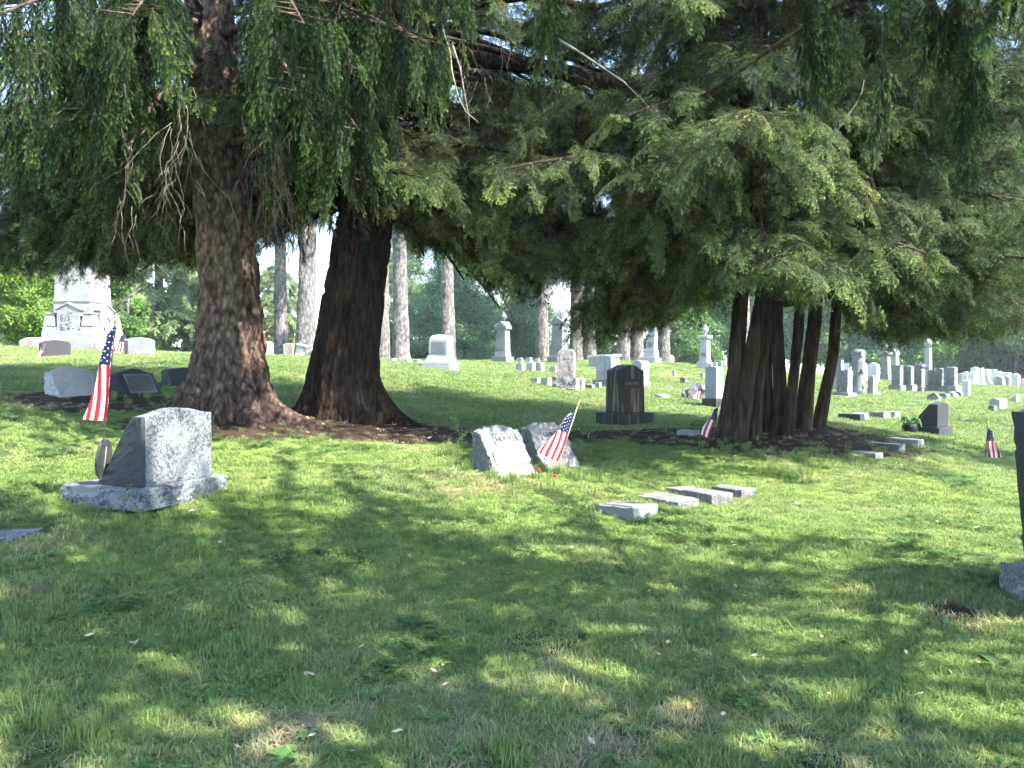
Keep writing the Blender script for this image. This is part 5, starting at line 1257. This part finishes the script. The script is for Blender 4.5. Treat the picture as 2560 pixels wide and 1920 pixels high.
# ------------------------------------------------------------------ flags
def flag(label, base, top, cloth_top, udir, lat, fly, w0, w1, hoist=.38, seed=0, pole_mat='iron', pole_r=.005, back=.25, finial=True, fold=.03):
    """base/top: pole ends (world); cloth hangs from cloth_top along udir, spreading along lat"""
    base, top, o0 = map(lambda a: np.asarray(a, float), (base, top, cloth_top)); U = np.asarray(udir, float); U /= np.linalg.norm(U)
    Lt = np.asarray(lat, float); Lt -= U * Lt.dot(U); Lt /= np.linalg.norm(Lt); Nn = np.cross(U, Lt)
    if Nn[1] > 0: Nn = -Nn
    root = tag(empty('small_flag', tuple(base)), label, 'flag', 'small stick flags at the graves')
    nu, nv = 44, 104
    def S(u, v):
        # the cloth keeps its real hoist width and falls into accordion folds as wide as the gathered bundle
        w = max(.05, w0 + (w1 - w0) * u ** .8); x = v * hoist / w; k = int(x); f = x - k
        f = f * .75 + .25 * (.5 - .5 * math.cos(math.pi * f)); a = f if k % 2 == 0 else 1 - f
        dep = -.007 * k - .007 * f + fold * .45 * math.sin(math.pi * a) * math.sin(4.2 * u + seed) + fold * .35 * u * math.sin(9 * a + 3 * u + seed)
        nar = min(1.0, .25 + u / .12)
        return o0 + U * (fly * u + .02 * u * math.sin(3.1 * v + seed)) + Lt * (w * a * nar * (1 + .06 * math.sin(7 * u + seed)) + .012 * math.sin(5 * u + seed)) + Nn * dep
    V = [S(i / nu, j / nv) for i in range(nu + 1) for j in range(nv + 1)]; F = []; mi = []
    for i in range(nu):
        for j in range(nv):
            q = i * (nv + 1) + j; F.append((q, q + 1, q + nv + 2, q + nv + 1)); st = min(12, j // 8)
            mi.append(2 if (i / nu < .4 and st < 7) else (0 if st % 2 == 0 else 1))
    o = mesh_obj('cloth', np.array(V), F, [M['flag_red'], M['flag_white'], M['flag_blue']], None, True, mi); adopt(o, root); cloth = o
    Vs, Fs = [], []
    for r in range(9):
        for c in range(6 if r % 2 == 0 else 5):
            cu = (.4 / 12) * (1 + 2 * c + (r % 2)); cv = (7 / 13 / 10) * (1 + r); R = .4 * .034 * 1.25
            e = 1e-3; n = np.cross(S(cu + e, cv) - S(cu - e, cv), S(cu, cv + e) - S(cu, cv - e)); n /= np.linalg.norm(n) + 1e-9
            for sg in (-1, 1):
                i0 = len(Vs)
                for k in range(10):
                    rr = (.62 if k % 2 == 0 else .26) * R * 1.25; t = math.pi * 2 * k / 10
                    Vs.append(S(min(.999, max(0, cu + rr * math.cos(t))), max(0, cv + rr * math.sin(t) * fly / hoist)) + n * sg * .0022)
                Vs.append(S(cu, cv) + n * sg * .0022)
                for k in range(10): Fs.append((i0 + k, i0 + (k + 1) % 10, i0 + 10))
    mesh_obj('stars', np.array(Vs), Fs, M['flag_white'], cloth)
    W = Wood(); W.tube([base + (base - top) * .05, base, (base + top) / 2, top], [pole_r] * 4, 8); pole = adopt(W.make('pole', M[pole_mat], None), root)
    if finial:
        d = (top - base); d /= np.linalg.norm(d); W = Wood(); W.tube([top, top + d * .015, top + d * .04, top + d * .075], [pole_r * 1.1, pole_r * 2.2, pole_r * 1.6, pole_r * .2], 8); W.make('finial', M['gold'], pole)
    return root
dn = np.array([0, 0, -1.0])
b_ = gp(238, 6.3); t_ = world_at(289, 806, 6.25)
flag('large flag on a dark rod in a bronze holder beside the lichened slant stone', b_, t_, world_at(289, 818, 6.22), world_at(262, 1040, 6.2) - world_at(289, 818, 6.22), (-1, -.1, 0), .72, .012, .165, seed=.4, pole_r=.006, finial=True, fold=.028)
# bronze marker that carries the rod
mk = tag(empty('flag_holder', tuple(gp(247, 6.34))), 'dark bronze medallion flag holder standing edge-on beside the lichened slant stone', 'flag holder')
dr = (np.array(t_) - np.array(b_)); dr /= np.linalg.norm(dr)
W = Wood(); mb = gp(247, 6.34); W.tube([mb - dr * .1, mb + dr * .45], [.009, .008], 8); adopt(W.make('rod', M['bronze'], None), mk)
V_, F_ = [], []
cc = mb + dr * .35 + np.array([-.012, 0, 0]); sx = np.array([.18, .98, 0.0]); nn_ = np.cross(sx, dr)
for sgn in (-1, 1):
    for k in range(24): t = 2 * math.pi * k / 24; V_.append(cc + sx * math.cos(t) * .085 + dr * math.sin(t) * .16 + nn_ * sgn * .012)
F_ = [tuple(range(24))[::-1], tuple(range(24, 48))] + [(k, (k + 1) % 24, 24 + (k + 1) % 24, 24 + k) for k in range(24)]
adopt(mesh_obj('medallion', np.array(V_), F_, M['bronze'], None), mk)

flag('flag on a leaning stick in front of the half-shaded slant stone at centre', gp(1388, 8.5), world_at(1444, 1016, 8.5), world_at(1437, 1034, 8.46), world_at(1400, 1140, 8.4) - world_at(1437, 1034, 8.46), (-1, -.25, -.15), .52, .02, .24, seed=1.4, pole_mat='wood_pole', fold=.03)
flag('flag standing alone on the open lawn at right', gp(2466, 12.1), world_at(2470, 1064, 12.1), world_at(2470, 1072, 12.08), np.array([.03, 0, -1]), (1, -.2, 0), .44, .04, .17, seed=2.2, fold=.02)
flag('flag leaning against the foot of the stem cluster', gp(1784, 10.9), world_at(1797, 1005, 10.9), world_at(1796, 1020, 10.88), world_at(1772, 1098, 10.8) - world_at(1796, 1020, 10.88), (-1, -.2, 0), .44, .03, .14, seed=3.0, fold=.02)
flag('flag in front of the dark rounded stone by the obelisk', gp(103, 19.4), world_at(122, 826, 19.4), world_at(114, 860, 19.38), world_at(101, 893, 19.3) - world_at(114, 860, 19.38), (-1, -.2, 0), .40, .04, .12, seed=.7, fold=.02, finial=False)
flag('flag left of the light grey rounded stone by the obelisk', gp(318, 19.6), world_at(314, 832, 19.6), world_at(313, 836, 19.58), np.array([-.12, 0, -1]), (-1, -.2, -.4), .46, .05, .26, seed=1.9, fold=.03, finial=False)
flag('small flag stuck by the rock cairn', gp(1752, 21.2), world_at(1754, 958, 21.2), world_at(1754, 962, 21.18), np.array([-.1, 0, -1]), (-1, -.2, 0), .42, .05, .2, seed=2.8, fold=.02, finial=False)

# ------------------------------------------------------------------ grass
def tuft(seed, n, R, h0, h1, w, lean=.5, flat=0.0):
    r = np.random.RandomState(seed); B = TriBag()
    for i in range(n):
        a = r.uniform(0, 6.28); q = R * math.sqrt(r.rand()); p = np.array([math.cos(a) * q, math.sin(a) * q, -.01]); h = r.uniform(h0, h1)
        b = r.uniform(0, 6.28); ln = h * r.uniform(.1, lean) + flat * h; dv = np.array([math.cos(b), math.sin(b), 0]); sd = np.array([-math.sin(b), math.cos(b), 0]) * w * r.uniform(.6, 1.2)
        twist = r.uniform(-1, 1); sd = sd + dv * w * .6 * twist
        hz = h * (1 - flat * .6); dryv = r.rand() ** 2.2
        p1 = p + dv * ln * .25 + np.array([0, 0, hz * .5]); p2 = p + dv * ln * .62 + np.array([0, 0, hz * .86]); p3 = p + dv * ln * 1.1 + np.array([0, 0, hz * (1 - .12 * r.rand())])
        i0 = len(B.v); B.v += [p - sd, p + sd, p1 - sd * .95, p1 + sd * .95, p2 - sd * .6, p2 + sd * .6, p3]
        B.f += [(i0, i0 + 1, i0 + 3, i0 + 2), (i0 + 2, i0 + 3, i0 + 5, i0 + 4), (i0 + 4, i0 + 5, i0 + 6)]
        B.t += [0, 0, .35, .35, .7, .7, 1.0]; B.w += [dryv] * 7
    return B.make('grass_tuft', M['grass'])
P_GR = [tuft(61, 26, .05, .02, .048, .0019, .8), tuft(62, 26, .055, .024, .055, .0019, 1.2), tuft(63, 26, .06, .02, .05, .0021, 1.4, .5), tuft(64, 22, .05, .03, .075, .0019, .9), tuft(65, 30, .06, .03, .07, .0019, 1.6, .75)]
P_GF = [tuft(71, 34, .11, .03, .07, .0042, .7), tuft(72, 34, .11, .035, .075, .0042, .9)]
P_GT = [tuft(75, 40, .09, .12, .30, .003, .7), tuft(76, 30, .07, .10, .24, .003, .8)]
def excluded(x, y, grow=.0):
    m = np.zeros(x.shape, bool)
    for (cx_, cy_, hw, hd, rz) in EXCL:
        dx, dy = x - cx_, y - cy_; u = dx * math.cos(rz) + dy * math.sin(rz); v = -dx * math.sin(rz) + dy * math.cos(rz)
        m |= (np.abs(u) < hw + grow) & (np.abs(v) < hd + grow)
    for (cx_, cy_, rr_) in [(A0[0], A0[1], .62), (B0[0], B0[1], .6)]: m |= np.hypot(x - cx_, y - cy_) < rr_
    return m
def grass_zone(y0, y1, dens, margin):
    n = int(dens * (y1 - y0) * 2 * (.64 * 1.12 * y1 + margin)); X = RS.uniform(-1, 1, n) * (.64 * 1.12 * y1 + margin); Y = RS.uniform(y0, y1, n)
    m = np.abs(X) < .64 * 1.12 * Y + margin; X, Y = X[m], Y[m]
    li = litter(X, Y); thin = .5 + .5 * np.clip(noise3(X * 1.8, Y * 1.8, 11.0) * 1.2 + .55, 0, 1)
    k = RS.rand(len(X)) < (1 - .96 * li) * thin; X, Y = X[k], Y[k]
    k = ~excluded(X, Y, -.02); return X[k], Y[k]
def grass_obj(name, label, zones, key, protos, smin, smax, big=0.0):
    X = np.concatenate([z[0] for z in zones]); Y = np.concatenate([z[1] for z in zones]); n = len(X)
    Z = zt(X, Y); pos = np.stack([X, Y, Z], 1); rot = np.stack([RS.normal(0, .1, n), RS.normal(0, .1, n), RS.uniform(0, 6.28, n)], 1)
    hgt = .85 + .35 * noise3(X * .8, Y * .8, 21.0) + .3 * noise3(X * 3, Y * 3, 22.0); sc = RS.uniform(smin, smax, n)
    scl = np.stack([sc, sc, sc * np.clip(hgt, .45, 1.5)], 1)
    tint = np.clip(dryness(X, Y) + .35 * litter(X, Y), 0, 1)
    o = scatter(name, key, protos, pos, rot, scl, tint=tint); tag(o, label, 'grass', None, 'stuff'); return o
grass_obj('grass', 'short mown grass of the near lawn, thin and dry in patches', [grass_zone(2.3, 5.0, 1000, .8), grass_zone(5.0, 8.0, 620, .8), grass_zone(8.0, 13.0, 330, .8)], 'grass_near', P_GR, .8, 1.25)
grass_obj('grass', 'sunlit grass of the slope and ridge farther off', [grass_zone(13.0, 20.0, 240, 1), grass_zone(20.0, 32.0, 90, 1), grass_zone(32.0, 46.0, 30, 1)], 'grass_far', P_GF, .9, 1.4)
# long grass left standing round stones and as seed stalks
def long_grass(label, spots, name='long_grass'):
    X, Y, S = [], [], []
    for (px, d, n, sp, sc) in spots:
        g = gp(px, d)
        for i in range(n): X.append(g[0] + random.gauss(0, sp)); Y.append(g[1] + random.gauss(0, sp * .7)); S.append(sc * random.uniform(.6, 1.1))
    X, Y, S = np.array(X), np.array(Y), np.array(S); k = ~excluded(X, Y, 0); X, Y, S = X[k], Y[k], S[k]
    o = scatter(name, 'grass_long', P_GT, np.stack([X, Y, zt(X, Y)], 1), np.stack([X * 0, X * 0, RS.uniform(0, 6.28, len(X))], 1), S, tint=np.full(len(X), .1)); return tag(o, label, 'grass', None, 'stuff')
random.seed(77)
long_grass('long unmown grass round the feet of the gravestones', [(1270, 8.0, 14, .16, .62), (1370, 8.5, 20, .2, .65), (1180, 8.3, 9, .12, .6), (330, 6.15, 16, .25, .38), (440, 6.4, 12, .2, .35), (250, 6.2, 8, .15, .4), (1720, 7.9, 10, .2, .42), (1600, 6.95, 8, .2, .35), (1950, 9.2, 12, .16, .8), (1990, 9.0, 6, .1, .7), (2430, 18.4, 18, .3, 1.1), (2395, 18.3, 8, .2, .9), (1270, 26, 8, .2, 1.0), (2280, 11.6, 10, .2, .6), (330, 11.4, 10, .3, .5), (2200, 11.2, 10, .3, .5), (1560, 6.9, 6, .15, .35), (1850, 10.5, 16, .3, .45), (1120, 8.9, 6, .08, .9), (90, 3.4, 10, .18, .55), (230, 3.3, 10, .2, .5), (1240, 3.25, 6, .1, .6), (2480, 3.6, 10, .3, .45), (2300, 3.5, 8, .3, .4)])
# seed stalks left of the centre stones and weeds at the lichened stone
def stalk(label, px, d, h, lean, seed, head=M['weed'], cat='weed'):
    r = random.Random(seed); g = gp(px, d); t = tag(empty('grass_stalk', tuple(g)), label, cat); W = Wood()
    pts = [g + np.array([lean * h * q * q, 0, h * q]) for q in np.linspace(0, 1, 6)]; W.tube(pts, [.003, .003, .0025, .0022, .002, .0015], 4); adopt(W.make('stem', M['grass'], None), t)
    W = Wood()
    for k in range(9):
        p = pts[-1] + (pts[-2] - pts[-1]) * r.random() * 1.2; q = p + np.array([r.gauss(0, .02), r.gauss(0, .02), r.uniform(.0, .03)]); W.tube([p, (p + q) / 2, q], [.003, .006, .002], 4)
    adopt(W.make('seed_head', head, None), t); return t
stalk('tall bent seed stalk left of the sunlit slant stone', 1160, 8.6, .48, -.25, 1); stalk('shorter seed stalk beside the tall bent one', 1142, 8.7, .30, .3, 2)
stalk('thin weed stalk in front of the dark side of the lichened stone', 290, 5.95, .30, .3, 3); stalk('small pale flowering weed by the corner of the lichened stone', 326, 5.75, .2, .2, 4)
# clover flowers
X, Y = grass_zone(9.5, 26.0, 14, .5); k = noise3(X * .5, Y * .5, 31.0) > .12; X, Y = X[k], Y[k]
Bc = TriBag(); rr = np.random.RandomState(3)
for i in range(26):
    v = rr.normal(size=3); v /= np.linalg.norm(v); v[2] = abs(v[2]); w = np.cross(v, rr.normal(size=3)); w /= np.linalg.norm(w); c = np.array([0, 0, .05]); Bc.tri(c + v * .003 - w * .003, c + v * .003 + w * .003, c + v * .011, 0, 0, 0)
Bc.stick(np.array([0, 0, 0.0]), np.array([0, 0, .05]), .0012)
pc = Bc.make('clover_head', M['white_flower'])
o = scatter('clover_flowers', 'clover', [pc], np.stack([X, Y, zt(X, Y)], 1), np.stack([X * 0, X * 0, RS.uniform(0, 6, len(X))], 1), RS.uniform(.7, 1.0, len(X))); tag(o, 'white clover heads dotted through the lawn', 'flowers', None, 'stuff')

# clover leaves in darker patches
B = TriBag(); rr = np.random.RandomState(12)
for i in range(16):
    a = rr.uniform(0, 6.28); q = .05 * math.sqrt(rr.rand()); h = rr.uniform(.02, .045); c = np.array([math.cos(a) * q, math.sin(a) * q, h]); B.stick(np.array([c[0] * .6, c[1] * .6, 0]), c, .0007, 0.0)
    for k in range(3):
        t = a + k * 2.09; d = np.array([math.cos(t), math.sin(t), rr.uniform(-.1, .35)]); e = np.array([-math.sin(t), math.cos(t), 0]); i0 = len(B.v); r_ = rr.uniform(.007, .011)
        B.v += [c, c + d * r_ * .7 + e * r_ * .62, c + d * r_ * 1.25 + e * r_ * .3, c + d * r_ * 1.25 - e * r_ * .3, c + d * r_ * .7 - e * r_ * .62]; B.f.append((i0, i0 + 1, i0 + 2, i0 + 3, i0 + 4)); B.t += [rr.rand() * .6] * 5; B.w += [0] * 5
pcl = B.make('clover_leaf', M['weed'])
X, Y = grass_zone(2.4, 9.5, 190, .5); k = (noise3(X * 1.1, Y * 1.1, 41.0) + .5 * noise3(X * 3.1, Y * 3.1, 42.0)) > .38; X, Y = X[k], Y[k]
o = scatter('clover', 'clover_leaf', [pcl], np.stack([X, Y, zt(X, Y)], 1), np.stack([X * 0, X * 0, RS.uniform(0, 6, len(X))], 1), RS.uniform(.8, 1.4, len(X))); tag(o, 'low clover leaves growing in patches through the near lawn', 'clover', None, 'stuff')

# broad-leaved weeds near the camera
def weed(px, d, R, n, seed, up=.3):
    r = np.random.RandomState(seed); g = gp(px, d); B = TriBag()
    for i in range(n):
        a = r.uniform(0, 6.28); l = R * r.uniform(.6, 1.1); wd = l * r.uniform(.16, .24); dv = np.array([math.cos(a), math.sin(a), 0]); sd = np.array([-math.sin(a), math.cos(a), 0]); u = r.uniform(.5, 1.3) * up
        l *= .85; wd *= .8; pts = [dv * l * q + np.array([0, 0, .012 + l * (u * q * 1.9 - u * 1.3 * q * q)]) for q in np.linspace(0, 1, 7)]; ws = [.15, .45, .75, 1.0, .95, .6, .05]
        for j in range(6):
            i0 = len(B.v); z = np.array([0, 0, wd * .25])
            for p, w_ in ((pts[j], ws[j]), (pts[j + 1], ws[j + 1])):
                jag = 1 + .25 * r.uniform(-1, 1); B.v += [p - sd * wd * w_ * jag + z * w_, p, p + sd * wd * w_ * jag + z * w_]
            B.f += [(i0, i0 + 1, i0 + 4, i0 + 3), (i0 + 1, i0 + 2, i0 + 5, i0 + 4)]
    o = mesh_obj('broadleaf_weed', np.array(B.v), B.f, M['weed'], None, True, loc=tuple(g)); at = o.data.attributes.new('tip', 'FLOAT', 'POINT'); at.data.foreach_set('value', r.rand(len(B.v)).astype(np.float32) * .8)
    return tag(o, 'rosette of broad green weed leaves in the near grass', 'weed', 'broad-leaved weeds in the near lawn')
for i, (px, d, R, n) in enumerate([(920, 3.85, .09, 11), (760, 3.45, .085, 9), (40, 3.5, .09, 8), (190, 3.5, .08, 6), (1850, 3.75, .085, 8), (1270, 3.2, .10, 12), (1240, 3.3, .085, 9), (1590, 3.5, .10, 7), (2130, 4.4, .09, 6), (2380, 4.6, .10, 7), (1330, 4.5, .10, 7), (1700, 4.7, .08, 6), (560, 4.6, .08, 6), (1090, 3.6, .10, 7), (1900, 3.4, .09, 6), (2500, 4.05, .14, 9), (330, 4.1, .08, 6), (100, 5.3, .14, 6), (1130, 5.4, .08, 6), (600, 5.2, .07, 5), (1960, 3.3, .08, 6), (840, 4.2, .08, 6), (520, 3.7, .1, 6), (700, 3.25, .12, 8), (1680, 3.3, .1, 7)]): weed(px, d, R, n, 400 + i)

# red flowers
for (px, d, lb) in [(1347, 8.05, 'red flower in the grass below the centre flag'), (1386, 7.85, 'second red flower in the grass, lower right of the first')]:
    g = gp(px, d); t = tag(empty('red_flower', tuple(g)), lb, 'flower'); W = Wood(); W.tube([g, g + np.array([0, 0, .10])], [.003, .003], 4); adopt(W.make('stem', M['weed'], None), t)
    B = TriBag(); rr = np.random.RandomState(px)
    for i in range(34):
        v = rr.normal(size=3); v[2] = abs(v[2]) * .7; v /= np.linalg.norm(v); w = np.cross(v, rr.normal(size=3)); w /= np.linalg.norm(w); c = g + np.array([0, 0, .10]); i0 = len(B.v)
        B.v += [c, c + v * .016 + w * .009, c + v * .026, c + v * .016 - w * .009]; B.f.append((i0, i0 + 1, i0 + 2, i0 + 3))
    adopt(mesh_obj('petals', np.array(B.v), B.f, M['red_flower'], None), t)
g = gp(2527, 47); B = TriBag(); rr = np.random.RandomState(9)
for i in range(46):
    c = g + np.array([rr.normal(0, .22), rr.normal(0, .1), .15 + rr.rand() * .35]); v = rr.normal(size=3) * .04; w = rr.normal(size=3) * .04; i0 = len(B.v); B.v += [c - v, c + w, c + v, c - w]; B.f.append((i0, i0 + 1, i0 + 2, i0 + 3))
tag(mesh_obj('flower_basket', np.array(B.v), B.f, M['red_flower'], None), 'spray of red flowers by the far row at the right edge', 'flowers')

# black thing in the grass at the bottom edge
g = gp(2068, 3.19); t = tag(empty('black_cap', tuple(g)), 'flat black plastic cap lying in the grass at the bottom edge', 'cap')
lathe('rim', t, [(.0, .0), (.075, .0), (.085, .010), (.082, .022), (.07, .026), (.066, .02), (.001, .016)], M['black'], sx=1.05, sy=.7)

# fallen twigs and dry leaves
rnd = random.Random(99)
W = Wood()
for i in range(170):
    c = LIT[rnd.randrange(0, 12)]; x, y = c[0] + rnd.gauss(0, c[2] * .7), c[1] + rnd.gauss(0, c[2] * .6)
    if excluded(np.array([x]), np.array([y]), .05)[0]: continue
    z = float(zt(np.array([x]), np.array([y]))[0]) + .012; a = rnd.uniform(0, 6.28); l = rnd.uniform(.06, .35)
    W.tube([np.array([x, y, z]), np.array([x + math.cos(a) * l * .5, y + math.sin(a) * l * .5, z + rnd.uniform(0, .03)]), np.array([x + math.cos(a + .3) * l, y + math.sin(a + .3) * l, z + .003])], [.006, .005, .003], 4)
o = W.make('fallen_twigs', M['twig_floor'], None); tag(o, 'brown twigs strewn over the needle litter under the trees', 'twigs', None, 'stuff')
B = TriBag()
for i in range(420):
    if i < 300: c = LIT[rnd.randrange(0, 12)]; x, y = c[0] + rnd.gauss(0, c[2] * .8), c[1] + rnd.gauss(0, c[2] * .7)
    else: y = rnd.uniform(3.1, 8.0); x = rnd.uniform(-.6, .6) * y
    z = float(zt(np.array([x]), np.array([y]))[0]) + rnd.uniform(.01, .04); a = rnd.uniform(0, 6.28); l = rnd.uniform(.012, .035); v = np.array([math.cos(a), math.sin(a), rnd.uniform(-.4, .4)]) * l; w = np.array([-math.sin(a), math.cos(a), rnd.uniform(-.4, .4)]) * l * .45
    p = np.array([x, y, z]); i0 = len(B.v); B.v += [p - v, p + w, p + v, p - w]; B.f.append((i0, i0 + 1, i0 + 2, i0 + 3))
o = mesh_obj('fallen_leaves', np.array(B.v), B.f, M['dry_leaf'], None); tag(o, 'small dry leaves scattered on litter and lawn', 'leaves', None, 'stuff')

# thin summer haze over the far graves and woods
V_ = [(x, y, z) for x in (-680, 680) for y in (-420, 790) for z in (-2.8, 44.0)]
F_ = [(0, 1, 3, 2), (4, 6, 7, 5), (0, 4, 5, 1), (2, 3, 7, 6), (0, 2, 6, 4), (1, 5, 7, 3)]
hm = bpy.data.materials.new('haze_air'); hm.use_nodes = True
for n in list(hm.node_tree.nodes): hm.node_tree.nodes.remove(n)
ho = hm.node_tree.nodes.new('ShaderNodeOutputMaterial'); hv = hm.node_tree.nodes.new('ShaderNodeVolumePrincipled')
hv.inputs['Color'].default_value = (.86, .92, 1.0, 1); hv.inputs['Density'].default_value = .0006; hv.inputs['Anisotropy'].default_value = .3
hm.node_tree.links.new(hv.outputs[0], ho.inputs['Volume'])
hz = mesh_obj('haze', V_, F_, hm); tag(hz, 'thin pale summer haze over the whole cemetery', None, None, 'stuff')
